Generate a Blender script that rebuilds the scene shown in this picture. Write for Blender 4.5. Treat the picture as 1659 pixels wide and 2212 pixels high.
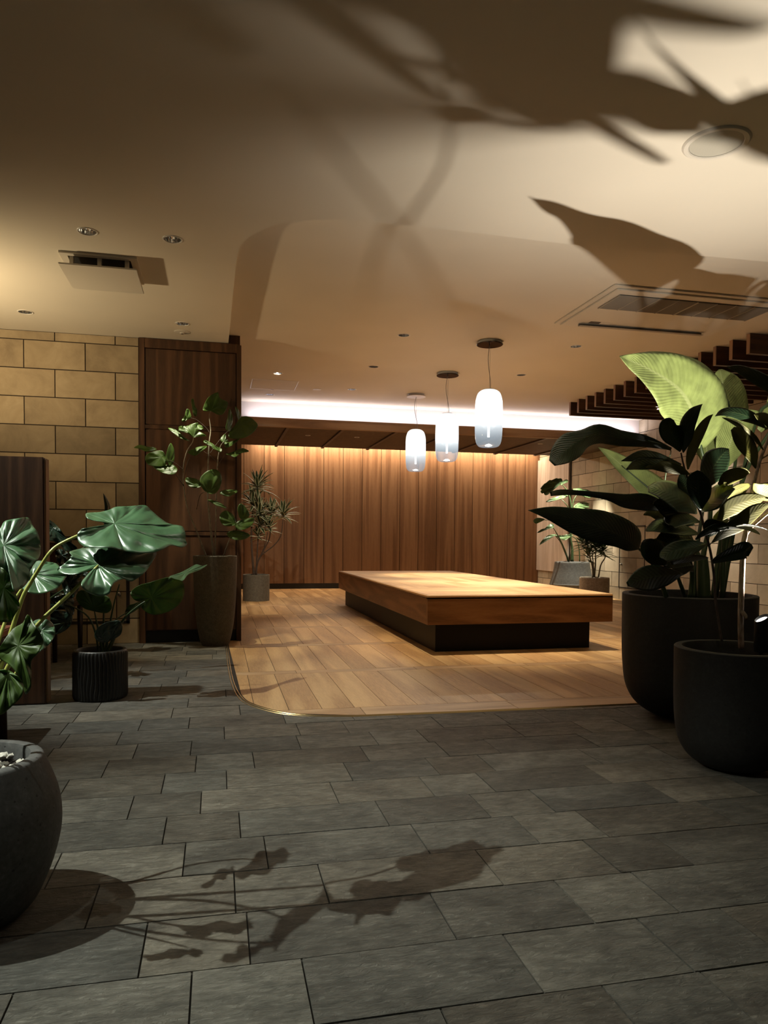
import bpy, bmesh, math, random
from mathutils import Vector, Matrix
from mathutils.geometry import tessellate_polygon
random.seed(7)
for o in list(bpy.data.objects): bpy.data.objects.remove(o)
SC = bpy.context.scene
COL = SC.collection
PI = math.pi

# ------------------------------------------------------------------ camera
YAW, PITCH, ROLL, FPX, CX, CY = .2241, -.0365, .0078, 1577.9, 829.5, 1221.9
CAM = Vector((0, 0, 1.0))
fw = Vector((math.sin(YAW)*math.cos(PITCH), math.cos(YAW)*math.cos(PITCH), math.sin(PITCH)))
r0 = Vector((math.cos(YAW), -math.sin(YAW), 0)); u0 = r0.cross(fw)
rt = r0*math.cos(ROLL) + u0*math.sin(ROLL); up = -r0*math.sin(ROLL) + u0*math.cos(ROLL)
cd = bpy.data.cameras.new('camera'); cam = bpy.data.objects.new('camera', cd); COL.objects.link(cam)
cam.matrix_world = Matrix(((rt.x, up.x, -fw.x, CAM.x), (rt.y, up.y, -fw.y, CAM.y), (rt.z, up.z, -fw.z, CAM.z), (0, 0, 0, 1)))
cd.sensor_fit = 'HORIZONTAL'; cd.sensor_width = 36; cd.lens = 36*FPX/1659
cd.shift_x = 0; cd.shift_y = (CY-1106)/1659
cd.clip_start = .05; cd.clip_end = 100
SC.camera = cam
SC.view_settings.view_transform = 'Standard'; SC.view_settings.look = 'None'
SC.view_settings.gamma = 1; SC.view_settings.use_curve_mapping = False
SC.view_settings.exposure = 0.0

def ray(x, y): return fw + rt*((x-CX)/FPX) - up*((y-CY)/FPX)
def at(x, y, Y):
    d = ray(x, y); return CAM + d*(Y/d.y)
def atz(x, y, z):
    d = ray(x, y); return CAM + d*((z-1)/d.z)

# ------------------------------------------------------------------ world and lights
w = bpy.data.worlds.new('world'); SC.world = w; w.use_nodes = True
w.node_tree.nodes['Background'].inputs[0].default_value = (1.0, .86, .68, 1)
w.node_tree.nodes['Background'].inputs[1].default_value = .013

def light(kind, name, loc, target, power, color=(1, .85, .65), size=.05, angle=60, blend=.5, size_y=None, parent=None):
    l = bpy.data.lights.new(name, kind); l.energy = power; l.color = color
    if kind == 'SPOT': l.spot_size = math.radians(angle); l.spot_blend = blend; l.shadow_soft_size = size
    elif kind == 'POINT': l.shadow_soft_size = size
    elif kind == 'AREA':
        l.size = size
        if size_y: l.shape = 'RECTANGLE'; l.size_y = size_y
    o = bpy.data.objects.new(name, l); COL.objects.link(o); o.location = loc
    if target is not None:
        d = Vector(target)-Vector(loc); o.rotation_euler = d.to_track_quat('-Z', 'Y').to_euler()
    return o

WARM = (1, .78, .50); NEUT = (1, .90, .74); COOL = (.93, .92, 1.0); GREENW = (.93, 1.0, .88)
# cove strip lying on top of the timber canopy, washing the white bulkhead
light('AREA', 'cove_strip', (3.5, 10.60, 2.715), (3.5, 10.62, 3.5), 19, (1, .90, .97), 6.2, size_y=.05)
# strip in the slot above the panelled wall
light('AREA', 'wall_wash_strip', (3.6, 14.25, 2.93), (3.6, 14.34, 0), 140, (1, .78, .54), 5.8, size_y=.05)
# uplight glowing on the ceiling behind the left partition
light('SPOT', 'wall_uplight', (-2.45, 5.55, 1.9), (-1.75, 6.05, 2.85), 140, (1, .78, .46), .04, 150, 1)
# planter spotlight beam (fixture is built further down)
light('SPOT', 'planter_beam', (2.412, 2.845, .70), (2.56, 3.12, 2.85), 260, (1, .91, .77), .018, 117, 1)

# ------------------------------------------------------------------ materials
def mat(name, color=(.5, .5, .5), rough=.5, metal=0, spec=.5, **kw):
    m = bpy.data.materials.new(name); m.use_nodes = True
    b = m.node_tree.nodes['Principled BSDF']
    b.inputs['Base Color'].default_value = (*color, 1); b.inputs['Roughness'].default_value = rough
    b.inputs['Metallic'].default_value = metal; b.inputs['Specular IOR Level'].default_value = spec
    return m

class NG:
    def __init__(s, m): s.t = m.node_tree; s.b = s.t.nodes['Principled BSDF']
    def n(s, ty, **kw):
        x = s.t.nodes.new(ty)
        for k, v in kw.items(): setattr(x, k, v)
        return x
    def l(s, a, b): s.t.links.new(a, b)
    def math(s, op, a, b=None, c=None):
        x = s.n('ShaderNodeMath', operation=op)
        for i, v in enumerate((a, b, c)):
            if v is None: continue
            if isinstance(v, (int, float)): x.inputs[i].default_value = v
            else: s.l(v, x.inputs[i])
        return x.outputs[0]
    def ramp(s, fac, stops):
        x = s.n('ShaderNodeValToRGB'); s.l(fac, x.inputs[0])
        while len(x.color_ramp.elements) < len(stops): x.color_ramp.elements.new(.5)
        for e, (p, c) in zip(x.color_ramp.elements, stops): e.position = p; e.color = (*c, 1)
        return x.outputs[0]
    def mix(s, fac, a, b, mode='MIX'):
        x = s.n('ShaderNodeMix', data_type='RGBA', blend_type=mode)
        for i, v in ((0, fac), (6, a), (7, b)):
            if isinstance(v, (int, float)): x.inputs[i].default_value = v
            elif isinstance(v, tuple): x.inputs[i].default_value = (*v, 1)
            else: s.l(v, x.inputs[i])
        return x.outputs[2]
    def noise(s, vec, scale, detail=4, rough=.5, w=None, dist=0):
        x = s.n('ShaderNodeTexNoise'); x.inputs['Scale'].default_value = scale
        x.inputs['Detail'].default_value = detail; x.inputs['Roughness'].default_value = rough
        x.inputs['Distortion'].default_value = dist
        if w is not None: x.noise_dimensions = '4D'; s.l(w, x.inputs['W'])
        s.l(vec, x.inputs['Vector']); return x.outputs['Fac']
    def coords(s, scale=(1, 1, 1), rot=(0, 0, 0)):
        c = s.n('ShaderNodeTexCoord'); m = s.n('ShaderNodeMapping')
        m.inputs['Scale'].default_value = scale; m.inputs['Rotation'].default_value = rot
        s.l(c.outputs['Object'], m.inputs['Vector']); return m.outputs[0]
    def rnd(s):
        a = s.n('ShaderNodeAttribute', attribute_name='rnd'); return a.outputs['Fac']
    def bump(s, h, strength=.3, dist=.002):
        x = s.n('ShaderNodeBump'); x.inputs['Strength'].default_value = strength
        x.inputs['Distance'].default_value = dist; s.l(h, x.inputs['Height']); s.l(x.outputs[0], s.b.inputs['Normal'])

def wood(name, dark, mid, light_, grain='Z', rough=.45, scale=1.0, tone=.25, across=9, rings=38, along=.55):
    m = mat(name, mid, rough); g = NG(m)
    sc = {'X': (along, across, across), 'Y': (across, along, across), 'Z': (across, across, along)}[grain]
    sc = tuple(v*scale for v in sc)
    v = g.coords(sc); r = g.rnd(); w = g.math('MULTIPLY', r, 37.0)
    n = g.noise(v, .55, 2, .5, w)
    ring = g.math('SINE', g.math('MULTIPLY', n, float(rings)))
    ring = g.math('MULTIPLY_ADD', ring, .5, .5)
    ring = g.math('POWER', ring, 1.6)
    v2 = g.coords(tuple(a*3.2 for a in sc)); fine = g.noise(v2, 6.0, 5, .65, w)
    f = g.math('ADD', g.math('MULTIPLY', ring, .42), g.math('MULTIPLY', fine, .75))
    c = g.ramp(f, [(.12, dark), (.5, mid), (.88, light_)])
    bright = g.math('MULTIPLY_ADD', r, tone, 1-tone*.5)
    hs = g.n('ShaderNodeHueSaturation'); g.l(c, hs.inputs['Color']); g.l(bright, hs.inputs['Value'])
    g.l(hs.outputs[0], g.b.inputs['Base Color'])
    g.bump(f, .12, .002)
    return m

M = {}
M['wall_wood'] = wood('panel_oak', (.085, .040, .018), (.175, .088, .042), (.26, .145, .075), 'Z', .42, tone=.14, across=14, rings=16, along=.5)
M['dark_wood_z'] = wood('dark_oak_vertical', (.024, .010, .004), (.068, .029, .012), (.115, .052, .023), 'Z', .45, tone=.2)
M['dark_wood_x'] = wood('dark_oak_horizontal', (.020, .009, .004), (.050, .022, .010), (.085, .040, .018), 'X', .45, tone=.2)
M['espresso'] = wood('espresso_wood', (.012, .005, .003), (.030, .012, .007), (.05, .022, .012), 'Z', .4, tone=.2)
M['fin_edge'] = wood('slat_end_oak', (.14, .075, .035), (.22, .12, .06), (.30, .17, .085), 'Z', .5)
M['beam_wood'] = wood('beam_oak', (.15, .085, .04), (.28, .165, .085), (.38, .24, .13), 'X', .45, scale=.7)
M['floor_wood_y'] = wood('floor_oak_planks', (.26, .135, .055), (.50, .295, .125), (.66, .43, .20), 'Y', .42, tone=.26, across=7, rings=20, along=.7)
M['floor_wood_x'] = wood('floor_oak_strips', (.24, .13, .06), (.44, .27, .13), (.56, .37, .2), 'X', .42, tone=.22, across=6, along=.9)
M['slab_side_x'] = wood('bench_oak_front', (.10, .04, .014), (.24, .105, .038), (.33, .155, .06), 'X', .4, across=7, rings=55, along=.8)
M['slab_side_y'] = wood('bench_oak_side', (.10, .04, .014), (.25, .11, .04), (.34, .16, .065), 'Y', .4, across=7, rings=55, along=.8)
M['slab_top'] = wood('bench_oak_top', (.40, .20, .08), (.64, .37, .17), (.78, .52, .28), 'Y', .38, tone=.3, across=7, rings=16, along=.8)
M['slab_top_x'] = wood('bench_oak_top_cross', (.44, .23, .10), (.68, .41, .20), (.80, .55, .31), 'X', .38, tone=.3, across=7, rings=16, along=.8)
M['pale_panel'] = wood('pale_oak_panel', (.34, .27, .22), (.46, .38, .32), (.55, .47, .41), 'Z', .5, tone=.1)
M['canopy'] = wood('canopy_panel', (.055, .032, .017), (.085, .05, .028), (.11, .066, .038), 'Z', .6, tone=.2)
M['black'] = mat('matt_black', (.006, .006, .006), .5)
M['joint'] = mat('dark_joint', (.012, .008, .005), .8)
M['white'] = mat('white_plastic', (.62, .57, .49), .45)
M['whitemetal'] = mat('white_painted_metal', (.70, .66, .60), .35)
M['chrome'] = mat('mirror_chrome', (.75, .77, .80), .12, 1)
M['steel'] = mat('brushed_steel', (.30, .29, .28), .3, 1)
M['brass'] = mat('brass_trim', (.42, .30, .14), .35, 1)
M['rubber'] = mat('dark_slot', (.003, .003, .003), .7)
M['soil'] = mat('planting_soil', (.018, .012, .008), .95)
M['pebble'] = mat('pale_pebble', (.42, .40, .35), .6)
M['grille'] = mat('grille_grey', (.10, .09, .085), .5)
M['grille_bar'] = mat('grille_bars', (.34, .30, .25), .5)
M['cord'] = mat('grey_cord', (.30, .28, .26), .4)

def paint(name, col, bumpy=.05):
    m = mat(name, col, .75, spec=.25); g = NG(m); v = g.coords()
    n = g.noise(v, 140, 3); n2 = g.noise(v, 1.1, 2)
    hs = g.ramp(n2, [(.3, tuple(c*.96 for c in col)), (.7, tuple(min(1, c*1.03) for c in col))])
    g.l(hs, g.b.inputs['Base Color']); g.bump(n, bumpy, .001); return m
M['ceiling'] = paint('ceiling_plaster', (.66, .60, .50))
M['bulkhead'] = paint('white_bulkhead', (.72, .68, .66))

def slate():
    m = mat('slate_tile', (.1, .1, .09), .55); g = NG(m); r = g.rnd(); w = g.math('MULTIPLY', r, 61.0)
    v = g.coords((1, 1.9, 1)); n = g.noise(v, 13, 9, .72, w, .3); n2 = g.noise(v, 2.2, 4, .5, w, .8)
    f = g.math('ADD', g.math('MULTIPLY', n, .6), g.math('MULTIPLY', n2, .45))
    warm = g.ramp(f, [(.34, (.062, .054, .043)), (.50, (.150, .134, .106)), (.64, (.25, .225, .18)), (.78, (.40, .36, .29))])
    cool = g.ramp(f, [(.34, (.056, .055, .049)), (.50, (.128, .128, .112)), (.64, (.22, .216, .19)), (.78, (.34, .33, .29))])
    rr = g.math('FRACT', g.math('MULTIPLY', r, 7.31))
    c = g.mix(rr, warm, cool)
    hs = g.n('ShaderNodeHueSaturation'); g.l(c, hs.inputs['Color']); g.l(g.math('MULTIPLY_ADD', r, .65, .68), hs.inputs['Value'])
    g.l(hs.outputs[0], g.b.inputs['Base Color'])
    v3 = g.coords((1, 2.8, 1), (0, 0, .35)); rel = g.noise(v3, 22, 8, .68, w, 1.4); rel2 = g.noise(v3, 5, 3, .5, w, .5)
    h = g.math('ADD', g.math('MULTIPLY', rel, 1.0), g.math('MULTIPLY', rel2, 1.2))
    g.bump(h, 1.0, .030)
    g.l(g.ramp(n, [(.3, (.62,)*3), (.8, (.44,)*3)]), g.b.inputs['Roughness'])
    return m
M['slate'] = slate()
M['grout'] = mat('floor_grout', (.022, .019, .015), .9)

def stone(name, a, b, c):
    m = mat(name, b, .7); g = NG(m); r = g.rnd(); w = g.math('MULTIPLY', r, 53.0)
    v = g.coords((1, 1, 1)); n = g.noise(v, 4.5, 8, .65, w, .9); n2 = g.noise(v, 1.6, 3, .5, w, .4)
    f = g.math('ADD', g.math('MULTIPLY', n, .6), g.math('MULTIPLY', n2, .4))
    c_ = g.ramp(f, [(.3, a), (.52, b), (.72, c)])
    hs = g.n('ShaderNodeHueSaturation'); g.l(c_, hs.inputs['Color']); g.l(g.math('MULTIPLY_ADD', r, .55, .68), hs.inputs['Value'])
    g.l(hs.outputs[0], g.b.inputs['Base Color']); g.bump(n, .22, .006); return m
M['sandstone'] = stone('sandstone_block', (.20, .145, .085), (.33, .25, .15), (.42, .33, .21))
M['sandstone_r'] = stone('limestone_block', (.33, .275, .195), (.44, .375, .275), (.53, .46, .35))
M['stone_joint'] = mat('stone_joint', (.025, .016, .010), .9)

def concrete(name, col, holes=.5, rough=.7):
    m = mat(name, col, rough); g = NG(m); v = g.coords()
    n = g.noise(v, 30, 6, .7); sp = g.noise(v, 95, 2)
    vo = g.n('ShaderNodeTexVoronoi'); vo.inputs['Scale'].default_value = 42; g.l(v, vo.inputs['Vector'])
    hole = g.ramp(g.math('ADD', vo.outputs['Distance'], g.math('MULTIPLY', n, .5)), [(.34, (0,)*3), (.40, (1,)*3)])
    c = g.ramp(g.math('ADD', g.math('MULTIPLY', n, .6), g.math('MULTIPLY', sp, .4)), [(.35, tuple(x*.62 for x in col)), (.55, col), (.75, tuple(min(1, x*1.7) for x in col))])
    c = g.mix(g.math('MULTIPLY', g.math('SUBTRACT', 1.0, hole), holes), c, tuple(x*.25 for x in col))
    g.l(c, g.b.inputs['Base Color']); g.bump(g.math('ADD', n, g.math('MULTIPLY', hole, holes)), .35, .003); return m
M['pot_dark'] = concrete('charcoal_concrete', (.017, .017, .016), .6)
M['pot_left'] = concrete('lava_concrete', (.060, .060, .058), .9)
M['pot_olive'] = concrete('olive_fibre_clay', (.095, .080, .055), .1)
M['pot_grey'] = concrete('grey_fibre_clay', (.13, .118, .095), .1)
M['pot_stone'] = concrete('grey_terrazzo', (.10, .10, .096), .4)
M['pot_beige'] = concrete('beige_fibre_clay', (.36, .30, .23), .1)

def leaf(name, col, vein, rough=.3, transl=.25, nveins=9, veinw=.5, bumpy=.4, radial=False, spec=.5, stripes=False, tcol=None):
    """glossy leaf; UV u runs along the leaf (or round it), v across (or out from the stalk)"""
    m = mat(name, col, rough, spec=spec); g = NG(m)
    uv = g.n('ShaderNodeUVMap', uv_map='UVMap'); sep = g.n('ShaderNodeSeparateXYZ'); g.l(uv.outputs[0], sep.inputs[0])
    u, v = sep.outputs[0], sep.outputs[1]
    if radial:
        ph = g.math('MULTIPLY', u, float(nveins))
        tri = g.math('ABSOLUTE', g.math('SUBTRACT', g.math('FRACT', g.math('ADD', ph, .5)), .5))   # 0 on a vein
        wd = g.math('DIVIDE', .035*veinw, g.math('ADD', v, .12))
        lat = g.ramp(g.math('DIVIDE', tri, wd), [(.0, (1,)*3), (.55, (.35,)*3), (1, (0,)*3)])
        hh = g.math('MULTIPLY', tri, 1.6)
    else:
        a = g.math('ABSOLUTE', g.math('SUBTRACT', v, .5))
        ph = g.math('SUBTRACT', g.math('MULTIPLY', u, float(nveins)), g.math('MULTIPLY', a, nveins*.36))
        tri = g.math('ABSOLUTE', g.math('SUBTRACT', g.math('FRACT', ph), .5))
        lat0 = g.ramp(tri, [(.0, (1,)*3), (.05*veinw, (.5,)*3), (.10*veinw+.01, (0,)*3)])
        midr = g.ramp(a, [(.0, (1,)*3), (.018, (.9,)*3), (.034, (0,)*3)])
        if stripes: lat = g.ramp(a, [(.0, (0,)*3), (.26, (0,)*3), (.34, (1,)*3), (.5, (1,)*3)])
        else: lat = g.math('MAXIMUM', g.math('MULTIPLY', lat0, .55), midr)
        hh = g.math('MULTIPLY', tri, 1.2)
    c = g.coords(); n = g.noise(c, 14, 4)
    base = g.ramp(n, [(.3, tuple(x*.72 for x in col)), (.7, tuple(min(1, x*1.3) for x in col))])
    colr = g.mix(lat, base, vein); g.l(colr, g.b.inputs['Base Color'])
    g.bump(g.math('ADD', hh, g.math('MULTIPLY', n, .3)), bumpy, .006)
    if transl:
        tr = g.n('ShaderNodeBsdfTranslucent')
        if tcol: g.l(g.mix(g.math('MULTIPLY', lat, .45), g.mix(n, tuple(x*.8 for x in tcol), tcol), tuple(x*.5 for x in tcol)), tr.inputs[0])
        else: g.l(colr, tr.inputs[0])
        mx = g.n('ShaderNodeMixShader'); mx.inputs[0].default_value = transl
        g.l(g.b.outputs[0], mx.inputs[1]); g.l(tr.outputs[0], mx.inputs[2])
        g.l(mx.outputs[0], g.t.nodes['Material Output'].inputs[0])
    return m
L = {}
L['alo'] = leaf('elephant_ear_leaf', (.050, .115, .050), (.13, .22, .11), .40, .08, 7, .5, .45, True, spec=1.0)
L['alo_under'] = leaf('elephant_ear_underside', (.045, .085, .012), (.11, .16, .04), .5, .25, 13, .5, .2, True, tcol=(.16, .34, .03))
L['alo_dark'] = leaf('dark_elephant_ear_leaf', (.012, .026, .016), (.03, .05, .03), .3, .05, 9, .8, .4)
L['fig'] = leaf('umbrella_fig_leaf', (.055, .105, .014), (.08, .14, .035), .45, .30, 9, .6, .2, True, tcol=(.20, .36, .03))
L['strel'] = leaf('bird_of_paradise_leaf', (.012, .028, .009), (.03, .05, .02), .4, .04, 30, .5, .25)  # shaded copy of the leaf green, its darkness put into the colour
L['strel_under'] = leaf('bird_of_paradise_underside', (.24, .30, .095), (.34, .40, .16), .5, .12, 30, .5, .25, tcol=(.40, .50, .12))  # lit copy of the same leaf, lamplight put into the pale green
L['rub'] = leaf('rubber_plant_leaf', (.011, .024, .011), (.03, .05, .02), .28, .05, 14, .4, .15, tcol=(.34, .42, .04))
L['rub_under'] = leaf('rubber_plant_underside', (.080, .078, .009), (.12, .11, .02), .6, .22, 14, .4, .15, tcol=(.55, .52, .09))
L['strap'] = leaf('variegated_strap_leaf', (.035, .060, .022), (.62, .62, .40), .4, .15, 3, .5, .1, stripes=True)
L['monst'] = leaf('monstera_leaf', (.10, .16, .07), (.10, .17, .08), .35, .2, 9, .7, .4, tcol=(.3, .4, .12))
L['palm'] = leaf('palm_leaflet', (.050, .085, .022), (.08, .13, .04), .4, .1, 3, .5, .1)
M['petiole'] = mat('yellow_green_stalk', (.36, .38, .09), .4)
M['stem_green'] = mat('dark_green_stalk', (.030, .055, .018), .45)
def bark(name, a, b):
    m = mat(name, a, .8); g = NG(m); v = g.coords((6, 6, 1)); n = g.noise(v, 22, 5, .6)
    g.l(g.ramp(n, [(.35, a), (.65, b)]), g.b.inputs['Base Color']); g.bump(n, .6, .004); return m
M['bark_pale'] = bark('pale_bark', (.20, .12, .08), (.52, .40, .32))
M['bark_dark'] = bark('dark_bark', (.035, .022, .014), (.10, .065, .045))
M['bark_grey'] = bark('grey_bark', (.14, .12, .085), (.30, .26, .19))

# ------------------------------------------------------------------ mesh helpers
class MB:
    def __init__(s): s.v = []; s.f = []; s.m = []; s.r = []; s.uv = []
    def face(s, idx, m=0, r=0.0, uv=None): s.f.append(tuple(idx)); s.m.append(m); s.r.append(r); s.uv.append(uv)
    def box(s, a, b, m=0, r=None, bev=0.0, mats=None):
        """box between corners a and b; bev chamfers every edge"""
        if r is None: r = random.random()
        x0, y0, z0 = (min(a[i], b[i]) for i in range(3)); x1, y1, z1 = (max(a[i], b[i]) for i in range(3))
        n = len(s.v)
        if bev <= 0:
            s.v += [(x, y, z) for z in (z0, z1) for y in (y0, y1) for x in (x0, x1)]
            F = [(0, 2, 3, 1), (4, 5, 7, 6), (0, 1, 5, 4), (2, 6, 7, 3), (0, 4, 6, 2), (1, 3, 7, 5)]
            for i, q in enumerate(F): s.face([n+k for k in q], mats[i] if mats else m, r)
            return
        bm = bmesh.new(); bmesh.ops.create_cube(bm, size=1)
        for v in bm.verts: v.co = Vector(((x0+x1)/2+v.co.x*(x1-x0), (y0+y1)/2+v.co.y*(y1-y0), (z0+z1)/2+v.co.z*(z1-z0)))
        bmesh.ops.bevel(bm, geom=bm.edges[:], offset=bev, segments=2, affect='EDGES')
        s.add_bm(bm, m, r)
    def add_bm(s, bm, m=0, r=0.0):
        n = len(s.v); bm.verts.index_update(); s.v += [tuple(v.co) for v in bm.verts]
        for f in bm.faces: s.face([n+v.index for v in f.verts], m, r)
        bm.free()
    def lathe(s, prof, c=(0, 0, 0), seg=48, m=0, close=False):
        n = len(s.v); P = len(prof)
        for k in range(seg):
            a = 2*PI*k/seg
            for (r, z) in prof: s.v.append((c[0]+r*math.cos(a), c[1]+r*math.sin(a), c[2]+z))
        for k in range(seg):
            k2 = (k+1) % seg
            for i in range(P-1): s.face([n+k*P+i, n+k2*P+i, n+k2*P+i+1, n+k*P+i+1], m, 0)
    def tube(s, pts, rad, seg=8, m=0, caps=True):
        pts = [Vector(p) for p in pts]; n = len(s.v); N = len(pts)
        if not hasattr(rad, '__len__'): rad = [rad]*N
        prev = None
        for i, p in enumerate(pts):
            t = (pts[min(i+1, N-1)]-pts[max(i-1, 0)]).normalized()
            if prev is None: a = t.orthogonal().normalized()
            else: a = (prev-t*prev.dot(t)).normalized()
            prev = a; b = t.cross(a)
            for k in range(seg):
                th = 2*PI*k/seg; s.v.append(tuple(p+(a*math.cos(th)+b*math.sin(th))*rad[i]))
        for i in range(N-1):
            for k in range(seg):
                k2 = (k+1) % seg; s.face([n+i*seg+k, n+i*seg+k2, n+(i+1)*seg+k2, n+(i+1)*seg+k], m, 0)
        if caps:
            s.face([n+k for k in range(seg)][::-1], m, 0); s.face([n+(N-1)*seg+k for k in range(seg)], m, 0)
    def prism(s, poly, z0, z1, m=0, r=0.0):
        """vertical prism over a polygon"""
        n = len(s.v); N = len(poly)
        s.v += [(x, y, z0) for x, y in poly] + [(x, y, z1) for x, y in poly]
        s.face([n+i for i in range(N)][::-1], m, r); s.face([n+N+i for i in range(N)], m, r)
        for i in range(N): j = (i+1) % N; s.face([n+i, n+j, n+N+j, n+N+i], m, r)
    def build(s, name, mats, parent=None, smooth=False, kind=None, loc=None):
        me = bpy.data.meshes.new(name); me.from_pydata(s.v, [], s.f)
        if not isinstance(mats, (list, tuple)): mats = [mats]
        for x in mats: me.materials.append(x)
        me.polygons.foreach_set('material_index', s.m)
        at_ = me.attributes.new('rnd', 'FLOAT', 'FACE'); at_.data.foreach_set('value', [float(x) for x in s.r])
        if any(u is not None for u in s.uv):
            ul = me.uv_layers.new(name='UVMap'); k = 0
            for f, u in zip(s.f, s.uv):
                for j in range(len(f)): ul.data[k].uv = u[j] if u else (0, 0); k += 1
        if smooth: me.polygons.foreach_set('use_smooth', [True]*len(s.f))
        me.update()
        o = bpy.data.objects.new(name, me); COL.objects.link(o)
        if parent:
            o.parent = parent; o.matrix_parent_inverse = Matrix.Translation(-parent.matrix_local.translation) if parent.type == 'EMPTY' else Matrix()
        if kind: o['kind'] = kind
        return o

def thing(name, label, cat, loc=(0, 0, 0), group=None):
    o = bpy.data.objects.new(name, None); COL.objects.link(o); o.location = loc; o.empty_display_size = .1
    o['label'] = label; o['category'] = cat
    if group: o['group'] = group
    bpy.context.view_layer.update()
    return o
def tag(o, label, cat, group=None):
    o['label'] = label; o['category'] = cat
    if group: o['group'] = group
    return o
def autosmooth(o, ang=40):
    me = o.data; me.polygons.foreach_set('use_smooth', [True]*len(me.polygons))
    me.set_sharp_from_angle(angle=math.radians(ang)); return o
def crom(pts, n=8, closed=True):
    out = []; N = len(pts)
    rng = range(N) if closed else range(N-1)
    g = (lambda i: pts[i % N]) if closed else (lambda i: pts[max(0, min(N-1, i))])
    for i in rng:
        p0, p1, p2, p3 = g(i-1), g(i), g(i+1), g(i+2)
        for k in range(n):
            t = k/n
            out.append(tuple(.5*((2*b)+(-a+c)*t+(2*a-5*b+4*c-d)*t*t+(-a+3*b-3*c+d)*t**3) for a, b, c, d in zip(p0, p1, p2, p3)))
    if not closed: out.append(tuple(pts[-1]))
    return out

# ------------------------------------------------------------------ the room
ZL, ZC = 2.852, 2.95           # low ceiling, raised ceiling
XR, YB, YF = 6.66, 14.45, 7.2  # right stone wall, panelled back wall, left stone wall

# floor of slate tiles in running rows
edge = [(.078, 7.3), (.088, 6.74), (.094, 5.76), (.108, 5.11), (.142, 4.65), (.20, 4.42), (.337, 4.20), (.485, 4.09), (.685, 4.035), (.945, 4.015), (2.39, 3.990), (6.66, 3.975)]
fl = MB(); fl.box((-5, -1.5, -.03), (8.5, 7.3, -.006), 1, 0)
offs = {0: .463, 1: .704, 2: .585, 3: .809, 4: .66, 5: .585, 6: .448}
rr = random.Random(3)
y = 1.4585-.2465*12; k = -11
while y < 7.3:
    x = offs.get(k, rr.uniform(0, 1.14))-1.14*6; seq = [.378, .252, .51]; i = 0
    while x < 8.4:
        wdt = seq[i % 3]; g_ = .0023
        if x > -4.5:
            a = (x+g_, y+g_, -.006); b = (x+wdt-g_, y+.2465-g_, rr.uniform(-.0010, .0010))
            if not (y > 4.6 and x > .13) and not (y > 5.5 and x+wdt < -3.5): fl.box(a, b, 0, rr.random())
        x += wdt; i += 1
    y += .2465; k += 1
floor = fl.build('floor', [M['slate'], M['grout']], kind='structure')

# raised-looking oak floor inlay with a curved brass edge
ce = crom(edge, 6, False)
wf = MB()
poly = [(p[0], p[1]) for p in ce]+[(6.66, 14.5), (.078, 14.5)]
def inside(px_, py_):
    c = False; j = len(poly)-1
    for i in range(len(poly)):
        (xi, yi), (xj, yj) = poly[i], poly[j]
        if (yi > py_) != (yj > py_) and px_ < (xj-xi)*(py_-yi)/(yj-yi)+xi: c = not c
        j = i
    return c
def clip_poly(q, keep):
    return q
base = MB(); base.prism(poly, -.02, .0015, 0, 0)
bo = base.build('floor', [M['joint']], kind='structure')
# planks cut to the curved edge
def clip_half(P, a, b):
    out = []
    for i in range(len(P)):
        p, q = P[i], P[(i+1) % len(P)]
        sp = (b[0]-a[0])*(p[1]-a[1])-(b[1]-a[1])*(p[0]-a[0]); sq = (b[0]-a[0])*(q[1]-a[1])-(b[1]-a[1])*(q[0]-a[0])
        if sp >= 0: out.append(p)
        if (sp >= 0) != (sq >= 0): t = sp/(sp-sq); out.append((p[0]+(q[0]-p[0])*t, p[1]+(q[1]-p[1])*t))
    return out
hull = [(p[0]+.012, p[1]+.012) for p in ce]
def plank(mb, x0, x1, y0, y1, m):
    P = [(x0, y0), (x1, y0), (x1, y1), (x0, y1)]
    for a, b in zip(hull[:-1], hull[1:]):
        if (a[0]-b[0])**2+(a[1]-b[1])**2 < 1e-9: continue
        P = clip_half(P, a, b)
        if len(P) < 3: return
    mb.prism(P, 0, .0035, m, rr.random())
gp = .0018; pitch = 1.37; y0 = 4.03; stripw = .175
ys = 3.86; first = True
Y0 = 3.9
row = 0; y = 4.215
plx = .193
xx = -.1
while xx < 6.66: plank(wf, xx+gp, min(xx+.92, 6.66)-gp, 3.85, 4.215-gp, 1); xx += .92
while y < 14.4:
    ye = min(y+1.25-(0.10 if row == 0 else 0), 14.44)
    x = .0178-.193+ (.018 if row % 2 else 0)
    while x < 6.6: plank(wf, x+gp, x+plx-gp, y+gp, ye-gp, 0); x += plx
    x = -.1-rr.random()*.6
    if ye < 14.3:
        while x < 6.6: plank(wf, x+gp, min(x+.92, 6.66)-gp, ye+gp, ye+.12-gp, 1); x += .92
    y = ye+.12; row += 1
wf.build('floor', [M['floor_wood_y'], M['floor_wood_x']], kind='structure')
tr = MB(); tr.tube([(p[0], p[1], .001) for p in ce], .005, 6, 0); tr.tube([(p[0]-.016, p[1]-.014, -.001) for p in ce], .004, 6, 0)
tr.build('trim_1', M['brass'], kind='structure')

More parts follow.
